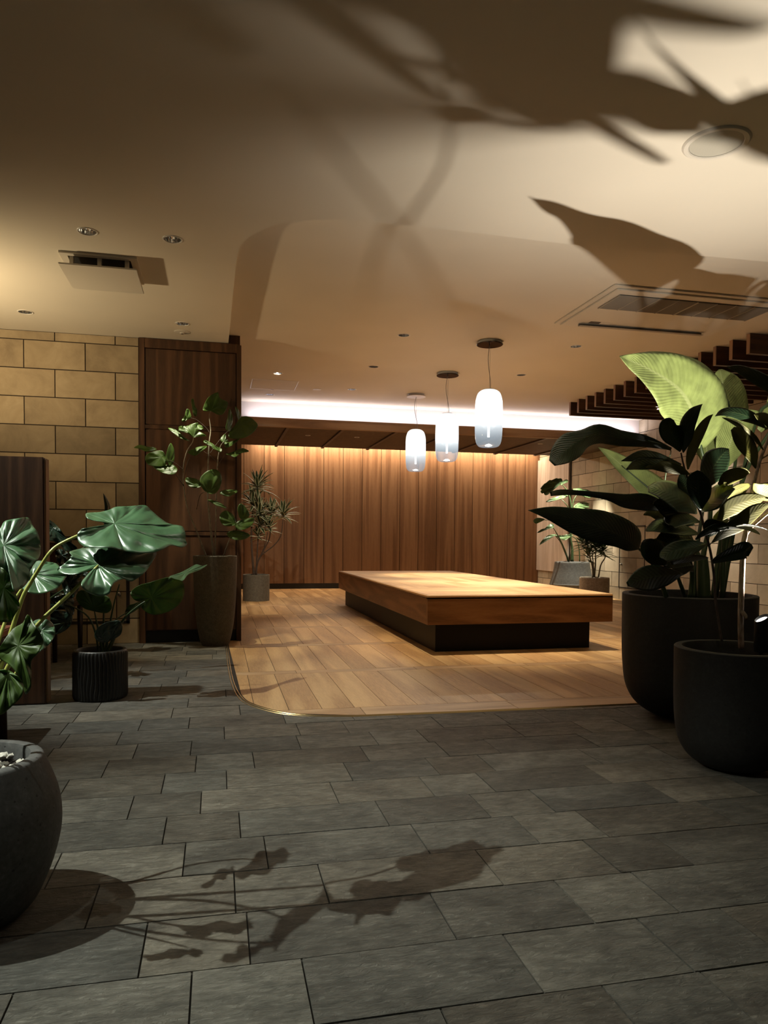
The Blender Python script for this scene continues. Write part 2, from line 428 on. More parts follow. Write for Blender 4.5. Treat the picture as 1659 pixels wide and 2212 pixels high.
# ---- ceilings, with real holes for the downlights
HOLES_L, HOLES_H = [], []
def circ(x, y, r, n=20): return [(x+r*math.cos(2*PI*i/n), y+r*math.sin(2*PI*i/n)) for i in range(n)]
def holed(outer, holes, z, name, mat_):
    loops = [[Vector((x, y, 0)) for x, y in outer]]+[[Vector((x, y, 0)) for x, y in h] for h in holes]
    tris = tessellate_polygon(loops); flat = [p for l in loops for p in l]
    mb = MB(); mb.v = [(p.x, p.y, z) for p in flat]
    for t in tris: mb.face(t, 0, 0)
    n = len(mb.v); N = len(outer)
    mb.v += [(x, y, z+.25) for x, y in outer]
    for i in range(N): j = (i+1) % N; mb.face([i, j, n+j, n+i], 0, 0)
    return mb.build(name, mat_, kind='structure')
LOW = [(-.769, 4.797), (-.272, 4.794), (-1.548, 6.62), (-.297, 6.635), (2.27, 2.25), (-1.88, 2.24), (-1.85, 4.50), (-1.15, 1.35), (0.75, 1.25)]
HIGH = [(1.737, 6.849), (1.724, 8.173), (.694, 8.779), (1.71, 9.475), (.693, 10.097), (3.511, 6.806), (3.501, 8.137), (3.50, 9.47)]
CAN = [(1.367, 11.387), (2.14, 11.381), (5.219, 11.305), (6.125, 11.55)]
arc = crom([(6.70, 4.20), (3.55, 4.222), (2.695, 4.262), (2.055, 4.27), (1.44, 4.25), (1.038, 4.25), (.709, 4.266), (.501, 4.324), (.347, 4.42), (.246, 4.546), (.17, 4.706), (.130, 4.937), (.117, 5.612), (.100, 7.26)], 5, False)
holed([(-5, -1.5), (6.70, -1.5)]+[(p[0], p[1]) for p in arc]+[(-5, 7.26)], [circ(x, y, .053) for x, y in LOW], ZL, 'ceiling', M['ceiling'])
holed([(.02, 3.9), (6.75, 3.9), (6.75, 10.72), (.02, 10.72)], [circ(x, y, .053) for x, y in HIGH], ZC, 'ceiling', M['ceiling'])

# ---- stone walls
def blocks(name, along, x0, x1, z0, z1, plane, mat_, blen, bh, zoff, jo, flip=1, seed=5):
    """courses of stone blocks on a wall; along='x' faces -Y, along='y' faces -X"""
    mb = MB(); q = random.Random(seed); g_ = .0045
    def bx(u0, u1, w0, w1, d0, d1, m, r):
        if along == 'x': mb.box((u0, plane+d0, w0), (u1, plane+d1, w1), m, r)
        else: mb.box((plane+d0, u0, w0), (plane+d1, u1, w1), m, r)
    bx(x0, x1, z0, z1, .006, .15, 1, 0)
    z = zoff; c = 0
    while z < z1:
        za, zb = max(z, z0), min(z+bh, z1)
        u = jo[c % 2]-blen*60
        while u < x1:
            ua, ub = max(u, x0), min(u+blen, x1)
            if ub-ua > .02 and zb-za > .02: bx(ua+g_, ub-g_, za+g_, zb-g_, q.uniform(-.001, .001), .02, 0, q.random())
            u += blen
        z += bh; c += 1
    return mb.build(name, [mat_, M['stone_joint']], kind='structure')
# left wall: joints at z 1.503, 1.740, 1.994, 2.252, 2.507, 2.764
blocks('wall_left', 'x', -5, -.715, 0, ZL, YF, M['sandstone'], .520, .2535, -.018, (-1.182, -1.442), seed=11)
blocks('wall_right', 'y', 3.0, YB, 0, ZC, XR, M['sandstone_r'], .500, .2535, -.041, (11.2, 11.45), seed=8)
blocks('wall_right', 'y', -1.5, 3.0, 0, ZL, XR, M['sandstone_r'], .500, .2535, -.041, (11.2, 11.45), seed=9)
# panelled back wall
bw = MB(); bw.box((.0, YB+.01, 0), (XR, YB+.14, 3.1), 1, 0)
x = .1055
while x < XR-.02:
    xb = min(x+.3895, XR); bw.box((x+.0045, YB-.012, .11), (xb-.0045, YB+.02, 3.1), 0, random.random()); x += .3895
bw.build('wall_back', [M['wall_wood'], M['joint']], kind='structure')
b = MB(); b.box((.0, YB-.004, 0), (XR, YB+.01, .11)); b.build('baseboard_back', M['black'], kind='structure')
# wall between the column and the back wall (hidden side of the room)
b = MB(); b.box((-.1, 7.62, 0), (.075, YB+.14, 3.1)); b.build('wall_side', M['dark_wood_z'], kind='structure')
# white bulkhead above the canopy and lid over it
b = MB(); b.box((.0, 10.70, 2.6), (XR, 10.75, ZC+.05)); b.build('wall_upper', M['bulkhead'], kind='structure')
b = MB(); b.box((.0, 10.75, 3.0), (XR, YB+.14, 3.06)); b.build('ceiling', M['bulkhead'], kind='structure')
# closing surfaces beyond what the photo shows
b = MB(); b.box((-5.1, -1.5, 0), (-5, 7.3, ZL)); b.build('wall_far_left', M['bulkhead'], kind='structure')

# timber canopy: oak fascia beam, soffit boards and battens
cn = thing('timber_canopy', 'long oak-edged timber canopy with dark soffit in front of the panelled back wall', 'canopy', (3.3, 10.5, 2.58))
b = MB(); b.box((.02, 10.47, 2.575), (XR-.002, 10.55, 2.70), 0, .5); b.build('fascia_beam', M['beam_wood'], cn)
b = MB(); b.box((.02, 10.55, 2.598), (XR-.002, 10.70, 2.61), 0, .5); b.build('trough', M['bulkhead'], cn)
s_ = MB()
xs = [.02]+[.982+.802*i for i in range(7)]+[XR-.002]
HC = [circ(x, y, .042) for x, y in CAN]
for a, c_ in zip(xs[:-1], xs[1:]):
    hs = [h for h, (hx, hy) in zip(HC, CAN) if a < hx < c_]
    loops = [[Vector((a, 10.55, 0)), Vector((c_, 10.55, 0)), Vector((c_, 12.8, 0)), Vector((a, 12.8, 0))]]+[[Vector((px_, py_, 0)) for px_, py_ in h] for h in hs]
    n = len(s_.v); s_.v += [(p.x, p.y, 2.598) for l in loops for p in l]; r_ = random.random()
    for t in tessellate_polygon(loops): s_.face([n+i for i in t], 0, r_)
s_.box((.02, 12.77, 2.598), (XR-.002, 12.8, 2.66), 0, .3)
s_.build('soffit', M['canopy'], cn)
for x in xs[1:-1]:
    b = MB(); b.box((x-.022, 10.55, 2.575), (x+.022, 12.79, 2.60), 0, .4); b.build('batten', M['espresso'], cn)

# tall dark oak cabinet at the end of the left stone wall
cb = thing('tall_cabinet', 'floor-to-ceiling dark oak cabinet with stacked door panels beside the sandstone wall', 'cabinet', (-.25, 7.2, 0))
CX0, CX1, CYF = -.712, .222, 7.17
b = MB()
b.box((CX0, CYF, 0), (CX0+.05, 7.62, ZL-.006)); b.box((CX1-.045, CYF, 0), (CX1, 7.62, 2.835))
b.box((CX0+.05, CYF+.004, 2.76), (CX1-.045, 7.62, ZL-.006)); b.box((CX0+.05, CYF+.03, .115), (CX1-.045, 7.62, 2.76))
for z in (2.013, 1.02): b.box((CX0+.05, CYF+.004, z), (CX1-.045, CYF+.03, z+.035))
b.box((.10, 7.27, 2.835), (.212, 7.62, ZC))
b.build('frame', M['dark_wood_z'], cb)
for z0, z1 in ((.125, 1.012), (1.063, 2.005), (2.056, 2.752)):
    b = MB(); b.box((CX0+.058, CYF+.010, z0), (CX1-.053, CYF+.029, z1), 0, .62); b.build('door', M['dark_wood_z'], cb)
b = MB(); b.box((CX0+.05, CYF+.035, 0), (CX1-.045, 7.6, .115)); b.build('plinth', M['black'], cb)

# dark slats under the raised ceiling on the right
names = ['farthest', 'second farthest', 'third farthest', 'fourth farthest', 'fifth from the far end', 'sixth from the far end', 'seventh from the far end', 'eighth from the far end', 'eighth from the near end', 'seventh from the near end', 'sixth from the near end', 'fifth from the near end', 'fourth nearest', 'third nearest', 'second nearest', 'nearest']
for i in range(16):
    yy = 9.52-i*(9.52-5.967)/15
    b = MB(); b.box((4.852, yy, 2.762), (XR-.004, yy+.045, ZC-.002), 0, random.random())
    o = b.build('ceiling_slat', M['dark_wood_x'])
    tag(o, 'dark wooden ceiling slat, %s of the row at upper right' % names[i], 'slat', 'wooden slats hung under the raised ceiling')
    e = MB(); e.box((4.848, yy, 2.762), (4.852, yy+.045, ZC-.002), 0, random.random()); e.build('end_cap', M['fin_edge'], o)

# ------------------------------------------------------------------ fittings
def downlight(x, y, z, r, label, group, beam=None):
    t = thing('downlight', label, 'downlight', (x, y, z), group)
    b = MB(); b.lathe([(r*.98, .02), (r*.98, -.001), (r*1.03, -.004), (r*1.16, -.003), (r*1.2, .002)], (x, y, z), 32); b.build('trim_ring', M['whitemetal'], t, True)
    b = MB(); n = 20
    for k in range(n*2):     # faceted reflector cup
        pass
    prof = [(r*.98, .0), (r*.95, .02), (r*.82, .045), (r*.60, .062), (r*.36, .07)]
    P = len(prof); S = 24
    for k in range(S):
        a = 2*PI*k/S; q = 1.0 if k % 2 else .93
        for rr_, zz in prof: b.v.append((x+rr_*q*math.cos(a), y+rr_*q*math.sin(a), z+zz))
    for k in range(S):
        k2 = (k+1) % S
        for i in range(P-1): b.face([k*P+i, k2*P+i, k2*P+i+1, k*P+i+1])
    b.build('reflector', M['chrome'], t)
    b = MB(); b.lathe([(0, .071), (r*.36, .071)], (x, y, z), 24); b.build('lamp_lens', M['black'], t)
    if beam:
        l = light('SPOT', 'downlight_beam', (x, y, z+.012), beam['to'], beam['w'], beam.get('c', NEUT), beam.get('s', .03), beam.get('a', 60), beam.get('b', .5))
        l.parent = t; l.matrix_parent_inverse = Matrix.Translation(-Vector((x, y, z)))
    return t
GL, GH, GC = 'downlights in the low ceiling', 'downlights in the raised ceiling', 'downlights in the canopy soffit'
DL = .0535
downlight(*LOW[0], ZL, DL, 'chrome downlight in the low ceiling above the square vent, left of two', GL)
downlight(*LOW[1], ZL, DL, 'chrome downlight in the low ceiling above and right of the square vent', GL)
downlight(*LOW[2], ZL, DL, 'chrome downlight in the low ceiling near the left edge above the sandstone wall', GL)
downlight(*LOW[3], ZL, DL, 'chrome downlight in the low ceiling just above the small smoke detector', GL, dict(to=(-.12, 6.78, 1.2), w=150, c=(1, .95, .70), a=42, b=.6, s=.01))
downlight(*LOW[4], ZL, DL, 'chrome downlight at the top right corner of the photo in the low ceiling', GL)
downlight(*LOW[5], ZL, DL, 'downlight out of frame over the nearest left planter', GL, dict(to=(-.22, 2.1, .2), w=540, c=(.95, 1.0, .88), a=58, b=1, s=.012))
downlight(*LOW[7], ZL, DL, 'second downlight out of frame over the nearest left planter', GL, dict(to=(-.35, 2.1, .5), w=60, c=(.95, 1.0, .88), a=58, b=1, s=.012))
downlight(*LOW[6], ZL, DL, 'downlight out of frame over the ribbed planter', GL, dict(to=(-.25, 4.75, .2), w=330, c=(.96, 1, .90), a=50, b=.7, s=.014))
downlight(*LOW[8], ZL, DL, 'downlight out of frame above the middle of the slate floor', GL, dict(to=(.75, 3.0, 0), w=50, c=(1, .90, .72), a=70, b=1, s=.03))  # unseen fitting, added to lift the slate floor
downlight(*HIGH[0], ZC, DL, 'downlight in the raised ceiling left of the nearest pendant canopy', GH, dict(to=(2.1, 6.5, .3), w=260, c=(1, .80, .52), a=52, b=.9))
downlight(*HIGH[1], ZC, DL, 'downlight in the raised ceiling left of the middle pendant canopy', GH, dict(to=(1.6, 8.0, 0), w=150, c=(1, .80, .52), a=50, b=.9))
downlight(*HIGH[2], ZC, DL, 'downlight in the raised ceiling just beyond the cabinet, above the access hatch', GH, dict(to=(.62, 11.6, 1.0), w=230, c=(1, .84, .60), a=50, b=.9))
downlight(*HIGH[3], ZC, DL, 'downlight in the raised ceiling left of the farthest pendant canopy', GH)
downlight(*HIGH[4], ZC, DL, 'downlight in the raised ceiling below the access hatch', GH, dict(to=(.6, 10.4, 0), w=130, c=(1, .84, .60), a=50, b=.9))
downlight(*HIGH[5], ZC, DL, 'downlight in the raised ceiling below the air conditioner', GH, dict(to=(3.2, 6.5, .5), w=380, c=(1, .82, .56), a=56, b=.9))
downlight(*HIGH[6], ZC, DL, 'downlight in the raised ceiling above the largest leaf, right of the pendants', GH, dict(to=(3.0, 8.0, .5), w=560, c=(1, .84, .58), a=46, b=.8))
downlight(*HIGH[7], ZC, DL, 'farthest downlight of the raised ceiling, behind the nearest pendant', GH, dict(to=(3.0, 9.5, .5), w=500, c=(1, .84, .58), a=46, b=.8))  # no fitting known here; added, its beam lights the bench
downlight(*CAN[0], 2.598, .035, 'leftmost small downlight in the canopy soffit', GC)
downlight(*CAN[1], 2.598, .035, 'second small downlight from the left in the canopy soffit', GC)
downlight(*CAN[2], 2.598, .035, 'small downlight in the canopy soffit left of the drooping dark leaf', GC)
downlight(*CAN[3], 2.598, .035, 'rightmost small downlight in the canopy soffit beside the right wall', GC, dict(to=(6.2, 11.9, 1.2), w=600, c=(1, .92, .72), a=62, b=.7, s=.01))

# smoke detector, blank cover, ceiling speaker
def disc(name, x, y, z, prof, mats, label, cat, extra=None):
    t = thing(name, label, cat, (x, y, z)); b = MB(); b.lathe(prof, (x, y, z), 48); autosmooth(b.build('housing', mats, t), 35); return t
t = disc('smoke_detector', -.309, 6.901, ZL, [(0, -.016), (.02, -.016), (.024, -.010), (.045, -.008), (.068, -.004), (.072, .0)], M['white'], 'small round smoke detector on the low ceiling above the tall cabinet', 'smoke detector')
b = MB(); b.lathe([(0, -.024), (.010, -.022), (.012, -.014)], (-.309, 6.901, ZL), 16); b.build('sensor', M['steel'], t, True)
disc('ceiling_cover', 1.27, 9.593, ZC, [(0, -.004), (.050, -.004), (.053, 0)], M['white'], 'flat round blank cover on the raised ceiling right of the access hatch', 'cover')
t = disc('ceiling_speaker', 2.262, 3.04, ZL, [(.118, -.004), (.122, -.009), (.140, -.009), (.148, -.003), (.150, 0)], M['white'], 'round ceiling speaker grille half in shadow at the upper right', 'speaker')
b = MB(); b.lathe([(0, -.003), (.117, -.003), (.118, -.001)], (2.262, 3.04, ZL), 48)
gm = mat('speaker_mesh', (.42, .39, .33), .6); g = NG(gm); vv = g.coords((1, 1, 1)); ck = g.n('ShaderNodeTexVoronoi'); ck.inputs['Scale'].default_value = 260; ck.inputs['Randomness'].default_value = 0; g.l(vv, ck.inputs['Vector'])
g.l(g.ramp(ck.outputs['Distance'], [(.25, (.16, .15, .12)), (.4, (.45, .42, .35))]), g.b.inputs['Base Color'])
b.build('grille', gm, t)

# square air outlet with its dropped panel
t = thing('air_outlet', 'square white ceiling air outlet with a dropped flat panel on the low ceiling', 'vent', (-.78, 5.5, ZL))
VX0, VX1, VY0, VY1 = -1.005, -.520, 5.15, 5.655
b = MB(); wdt = .045
b.box((VX0, VY0, ZL-.014), (VX1, VY0+wdt, ZL-.0005)); b.box((VX0, VY1-wdt, ZL-.014), (VX1, VY1, ZL-.0005))
b.box((VX0, VY0+wdt, ZL-.014), (VX0+wdt, VY1-wdt, ZL-.0005)); b.box((VX1-wdt, VY0+wdt, ZL-.014), (VX1, VY1-wdt, ZL-.0005)); b.build('frame', M['white'], t)
b = MB(); b.box((VX0+wdt, VY0+wdt, ZL-.004), (VX1-wdt, VY1-wdt, ZL-.001)); b.build('opening', M['rubber'], t)
b = MB(); b.box((VX0-.005, VY0+.015, ZL-.080), (VX1-.002, VY1+.005, ZL-.070), 0, 0, .003); b.build('panel', M['white'], t)
for x in (VX0+.07, (VX0+VX1)/2, VX1-.07):
    b = MB(); b.box((x-.012, VY0+.05, ZL-.063), (x+.012, VY0+.09, ZL-.003)); b.build('bracket', M['white'], t)

# air conditioner
t = thing('air_conditioner', 'wide white recessed air conditioner with dark intake grille in the raised ceiling', 'air conditioner', (3.7, 5.6, ZC))
AX0, AX1, AY0, AY1 = 2.94, 4.52, 5.09, 6.12
b = MB(); b.box((AX0, AY0, ZC-.012), (AX1, AY1, ZC-.001), 0, 0, .004); b.box((AX0+.05, AY0+.05, ZC-.024), (AX1-.05, AY1-.012, ZC-.012), 0, 0, .004); b.build('panel', M['white'], t)
b = MB(); b.box((3.07, 5.235, ZC-.0275), (4.47, 5.575, ZC-.0245)); b.build('intake', M['rubber'], t)
b = MB()
for i in range(34):
    yy = 5.24+i*.0098; b.box((3.07, yy, ZC-.033), (4.47, yy+.0035, ZC-.0275))
for i in range(9):
    xx = 3.07+i*.175; wq = .008 if i == 4 else .0035; b.box((xx-wq, 5.235, ZC-.0345), (xx+wq, 5.575, ZC-.0275))
b.build('grille_bars', M['grille_bar'], t)
b = MB(); b.box((3.13, 6.02, ZC-.045), (4.37, 6.035, ZC-.024)); b.box((3.13, 5.99, ZC-.047), (4.37, 6.03, ZC-.043)); b.build('louvre', M['grille_bar'], t)
b = MB(); b.box((3.20, 5.93, ZC-.0265), (3.30, 5.98, ZC-.0245)); b.build('receiver', M['grille'], t)
b = MB(); b.box((3.302, 5.93, ZC-.0265), (3.40, 5.98, ZC-.0245)); b.build('display', M['whitemetal'], t)

# access hatch
t = thing('access_hatch', 'flat square access hatch in the raised ceiling near the cabinet', 'hatch', (.7, 9.45, ZC))
b = MB()
for q in (((.41, 9.16), (.99, 9.172)), ((.41, 9.738), (.99, 9.75)), ((.41, 9.172), (.422, 9.738)), ((.978, 9.172), (.99, 9.738))):
    b.box((*q[0], ZC-.004), (*q[1], ZC-.0005))
b.build('frame', M['whitemetal'], t)
b = MB(); b.box((.428, 9.178, ZC-.003), (.972, 9.732, ZC-.0005)); b.build('panel', M['ceiling'], t)
b = MB(); b.box((.68, 9.738, ZC-.007), (.72, 9.746, ZC-.004)); b.build('latch', M['steel'], t)

# pendant lamps
def glass_mat():
    m = bpy.data.materials.new('graduated_opal_glass'); m.use_nodes = True; g = NG(m); nt = m.node_tree
    c = g.n('ShaderNodeTexCoord'); sp = g.n('ShaderNodeSeparateXYZ'); g.l(c.outputs['Object'], sp.inputs[0])
    z = sp.outputs[2]                                # 0 at the bottom, .56 at the top
    em = g.n('ShaderNodeEmission'); g.l(g.ramp(z, [(.10, (.75, .86, .95)), (.25, (.96, 1, 1)), (.45, (1, .99, .93))]), em.inputs[0])
    st = g.ramp(g.math('DIVIDE', z, .56), [(.0, (.26,)*3), (.18, (.30,)*3), (.36, (.46,)*3), (.48, (1,)*3), (.72, (1,)*3), (.85, (.62,)*3), (1, (.52,)*3)])
    g.l(g.math('MULTIPLY', st, 2.1), em.inputs[1])
    tp = g.n('ShaderNodeBsdfTransparent'); tp.inputs[0].default_value = (.93, .96, .97, 1)
    gl = g.n('ShaderNodeBsdfGlossy'); gl.inputs['Roughness'].default_value = .05
    lw = g.n('ShaderNodeLayerWeight'); lw.inputs[0].default_value = .35
    m1 = g.n('ShaderNodeMixShader'); g.l(g.math('MULTIPLY', lw.outputs['Facing'], .55), m1.inputs[0]); g.l(tp.outputs[0], m1.inputs[1]); g.l(gl.outputs[0], m1.inputs[2])
    dens = g.ramp(g.math('DIVIDE', z, .56), [(.0, (.30,)*3), (.14, (.40,)*3), (.38, (.80,)*3), (.52, (1,)*3)])
    edge_ = g.math('MULTIPLY', g.math('POWER', lw.outputs['Facing'], 3.0), .8)
    m2 = g.n('ShaderNodeMixShader'); g.l(g.math('MAXIMUM', dens, edge_), m2.inputs[0]); g.l(m1.outputs[0], m2.inputs[1]); g.l(em.outputs[0], m2.inputs[2])
    g.l(m2.outputs[0], nt.nodes['Material Output'].inputs[0]); return m
M['opal'] = glass_mat()
M['lit'] = mat('lamp_core', (1, 1, 1), .5); M['lit'].node_tree.nodes['Principled BSDF'].inputs['Emission Color'].default_value = (1, .97, .92, 1)
M['lit'].node_tree.nodes['Principled BSDF'].inputs['Emission Strength'].default_value = 3.0
def pendant(x, y, label, wob, disc_mat):
    zb = 1.915; t = thing('pendant_lamp', label, 'pendant lamp', (x, y, zb), 'glass capsule pendants over the bench')
    prof = [(0, 0), (.070, .002), (.098, .010), (.118, .036), (.128, .075), (.134, .14), (.136, .28), (.134, .42), (.128, .475), (.112, .525), (.086, .552), (.055, .563), (.0, .566)]
    pr = crom(prof, 4, False); pr = [(max(0, p[0]), p[1]) for p in pr]
    b = MB(); b.lathe(pr, (0, 0, 0), 48); o = b.build('glass_shade', M['opal'], None, True)
    o.parent = t
    b = MB(); b.lathe([(0, .35), (.012, .35), (.012, .10), (0, .10)], (x, y, zb), 12); b.build('lamp_tube', M['lit'], t, True)
    b = MB(); b.lathe([(0, .014), (.020, .012), (.026, .022), (.018, .030), (.0, .032)], (x, y, zb), 20); b.build('glass_knob', M['lit'], t, True)
    b = MB(); b.lathe([(.058, .560), (.058, .568), (0, .572)], (x, y, zb), 32); b.build('cap', M['whitemetal'], t, True)
    b = MB(); b.lathe([(0, -.035), (.125, -.035), (.130, -.032), (.130, -.028), (.06, -.028)], (x, y, ZC), 48); autosmooth(b.build('canopy_disc', disc_mat, t), 30)
    b = MB(); b.lathe([(.062, -.028), (.105, -.022), (.112, -.001)], (x, y, ZC), 40); b.build('canopy_cup', M['whitemetal'], t, True)
    zt, z0 = ZC-.035, zb+.57; pts = []
    for i in range(25):
        f = i/24; pts.append((x+wob*math.sin(f*PI*1.6)*.014+(.0 if f < .9 else 0)-wob*.022*max(0, (f-.8)/.2)**1.5*0, y, zt+(z0-zt)*f))
    b = MB(); b.tube(pts, .0032, 8); b.build('cord', M['cord'], t, True)
    b = MB(); b.tube([(x+.006, y, zt), (x+.002, y, z0)], .0012, 6); b.build('suspension_wire', M['steel'], t)
    l = light('POINT', 'pendant_bulb', (x, y, zb+.30), None, 34, (1, .92, .80), .1); l.parent = t; l.matrix_parent_inverse = Matrix.Translation(-Vector((x, y, zb)))
mirror_dark = mat('mirror_disc', (.035, .025, .022), .12, 1)
pendant(2.614, 6.86, 'nearest and highest looking of the three glowing glass pendants', -1.0, mirror_dark)
pendant(2.632, 8.267, 'middle one of the three glowing glass pendants', -1.3, mirror_dark)
pendant(2.61, 9.58, 'farthest and smallest looking of the three glowing glass pendants', -1.5, M['whitemetal'])

# ------------------------------------------------------------------ the big low bench
t = thing('platform_bench', 'large low oak platform bench on a recessed black base, mid floor', 'bench', (2.68, 8.5, 0))
X0, X1, Y0_, Y1_, Z0, Z1 = 1.79, 3.575, 6.12, 10.94, .25, .51
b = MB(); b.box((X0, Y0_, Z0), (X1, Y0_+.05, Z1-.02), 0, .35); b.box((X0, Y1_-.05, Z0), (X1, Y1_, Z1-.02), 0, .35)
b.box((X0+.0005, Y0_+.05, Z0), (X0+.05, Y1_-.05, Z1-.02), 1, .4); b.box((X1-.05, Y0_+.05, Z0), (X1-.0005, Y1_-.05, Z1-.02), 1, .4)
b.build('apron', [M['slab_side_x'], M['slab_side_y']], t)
b = MB(); bo_ = .0018; zt = Z1-.02
# chamfered rim and parquet squares with alternating grain
b.prism([(X0, Y0_), (X1, Y0_), (X1, Y1_), (X0, Y1_)], zt-.012, zt, 2, 0)
n = len(b.v); ch = .006
b.v += [(X0, Y0_, zt), (X1, Y0_, zt), (X1, Y1_, zt), (X0, Y1_, zt), (X0, Y0_, Z1-ch), (X1, Y0_, Z1-ch), (X1, Y1_, Z1-ch), (X0, Y1_, Z1-ch), (X0+ch, Y0_+ch, Z1), (X1-ch, Y0_+ch, Z1), (X1-ch, Y1_-ch, Z1), (X0+ch, Y1_-ch, Z1)]
for i in range(4):
    j = (i+1) % 4; mm = 1 if i % 2 == 0 else 0
    b.face([n+i, n+j, n+4+j, n+4+i], mm, .8); b.face([n+4+i, n+4+j, n+8+j, n+8+i], mm, .9)
b.face([n+8, n+9, n+10, n+11], 2, 0)
nx, ny = 2, 5; mx0, my0 = X0+.02, Y0_+.02; dx = (X1-X0-.04)/nx; dy = (Y1_-Y0_-.04)/ny
for i in range(nx):
    for j in range(ny):
        ax, ay = mx0+i*dx, my0+j*dy
        if (i+j) % 2:
            for k in range(6): b.box((ax+bo_*.3+k*dx/6, ay+bo_*.3, Z1-.001), (ax+(k+1)*dx/6-bo_*.3, ay+dy-bo_*.3, Z1+.0006), 0, random.random())
        else:
            for k in range(6): b.box((ax+bo_*.3, ay+bo_*.3+k*dy/6, Z1-.001), (ax+dx-bo_*.3, ay+(k+1)*dy/6-bo_*.3, Z1+.0006), 1, random.random())
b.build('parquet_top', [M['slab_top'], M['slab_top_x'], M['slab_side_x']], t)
b = MB(); b.box((1.88, 6.18, 0.004), (3.375, 10.85, Z0)); b.build('base', mat('smoked_metal', (.003, .0026, .0024), .5, spec=.25), t)

# ------------------------------------------------------------------ things on the walls
for i_, (x_, y_) in enumerate(((5.75, 7.40), (5.75, 8.82))):
    t = thing('slat_spotlight', ('nearer', 'farther')[i_]+' small white spotlight tucked between the dark ceiling slats', 'spotlight', (x_, y_, 2.90), 'spotlights between the ceiling slats')
    b = MB(); b.lathe([(0, 2.80-2.90), (.030, -.10), (.034, -.095), (.034, .03), (.02, .048)], (x_, y_, 2.90), 24); b.build('housing', M['whitemetal'], t, True)
    b = MB(); b.lathe([(0, -.101), (.026, -.101)], (x_, y_, 2.90), 20); b.build('lens', M['lit'], t)
    l = light('SPOT', 'slat_beam', (x_, y_, 2.79), (6.6, y_+.2, .9), 1150, (1, .91, .74), .02, 80, .8); l.parent = t; l.matrix_parent_inverse = Matrix.Translation(-Vector((x_, y_, 2.90)))
t = thing('wall_panel', 'tall pale wood panel mounted on the far right wall beside the panelled wall', 'panel', (XR, 13.7, .37))
b = MB(); b.box((XR-.045, 13.03, .37), (XR-.003, YB-.02, 2.68), 0, .5); b.build('board', M['pale_panel'], t)
b = MB(); b.box((XR-.012, 12.99, .37), (XR-.002, 13.03, 2.9)); b.build('edge_strip', M['joint'], t)
def hatchframe(name, label, pts, knob, normal):
    t = thing(name, label, 'hatch', knob)
    b = MB()
    for p, q in pts: b.box(p, q)
    b.build('frame', M['joint'], t)
    b = MB(); prof = [(0, .030), (.016, .028), (.020, .018), (.010, .010), (.016, .0)]
    ax = Vector(normal); n0 = len(b.v); b.lathe(prof, (0, 0, 0), 20)
    R_ = Vector((0, 0, 1)).rotation_difference(ax).to_matrix(); b.v = [tuple(R_ @ Vector(v)+Vector(knob)) for v in b.v]
    b.build('knob', M['steel'], t, True)
e = YF-.004
hatchframe('service_hatch', 'small stone-faced service hatch with a round knob in the sandstone wall behind the ribbed planter', [((-.835, e, .19), (-.805, YF, 1.0)), ((-1.31, e, .19), (-.805, YF, .215)), ((-1.31, e, .97), (-.805, YF, 1.0)), ((-1.34, e, .19), (-1.31, YF, 1.0))], (-.896, YF-.002, .468), (0, -1, 0))
e = XR-.004
hatchframe('service_hatch', 'stone-faced service door with a small knob in the right wall above the big dark planter', [((e, 11.205, .205), (XR, 11.225, 1.25)), ((e, 10.46, .205), (XR, 11.225, .222)), ((e, 10.46, 1.235), (XR, 11.225, 1.25)), ((e, 10.455, .205), (XR, 10.475, 1.25))], (XR-.002, 11.14, .603), (-1, 0, 0))

# ------------------------------------------------------------------ left furniture
t = thing('wooden_screen', 'dark wooden freestanding screen at the left edge behind the big-leafed plant', 'screen', (-2, 4.7, 0))
b = MB(); b.box((-3.2, 4.655, 0.004), (-.998, 4.78, 1.466), 0, .3, .006); b.build('board', M['dark_wood_z'], t)
b = MB(); b.box((-.998, 4.68, 0.004), (-.992, 4.765, 1.460), 0, .8); b.build('edge_band', M['fin_edge'], t)
t = thing('side_table', 'dark wooden table with tapered legs behind the nearest left planter', 'table', (-1.5, 3.9, 0))
b = MB(); b.box((-2.3, 3.55, .50), (-1.03, 4.15, .535), 0, .4, .006); b.build('tabletop', wood('table_oak', (.10, .03, .015), (.22, .07, .035), (.3, .1, .05), 'X', .4), t)
for lx, ly in ((-1.02, 3.86), (-2.2, 3.65), (-2.2, 4.08)):
    b = MB(); b.tube([(lx-.018, ly, .50), (lx, ly, .002)], [.030, .017], 14); b.build('leg', M['espresso'], t, True)
# dark armchair beyond the screen
t = thing('dark_chair', 'dark wooden chair in the gloom between the screen and the sandstone wall', 'chair', (-1.42, 6.5, 0))
b = MB(); b.box((-1.72, 6.18, .42), (-1.14, 6.75, .47), 0, .3, .01); b.build('seat', M['espresso'], t)
b = MB(); b.box((-1.74, 6.17, .70), (-1.23, 6.21, .952), 0, .3, .008); b.build('backrest', M['dark_wood_x'], t)
for lx, ly, zt in ((-1.70, 6.20, .72), (-1.26, 6.20, .72), (-1.69, 6.72, .42), (-1.16, 6.72, .42)):
    b = MB(); b.tube([(lx, ly, zt), (lx, ly, .002)], [.024, .018], 12); b.build('leg', M['espresso'], t, True)
b = MB(); b.box((-1.70, 6.19, .16), (-1.26, 6.21, .19)); b.build('stretcher', M['espresso'], t)

from mathutils import noise as mnoise
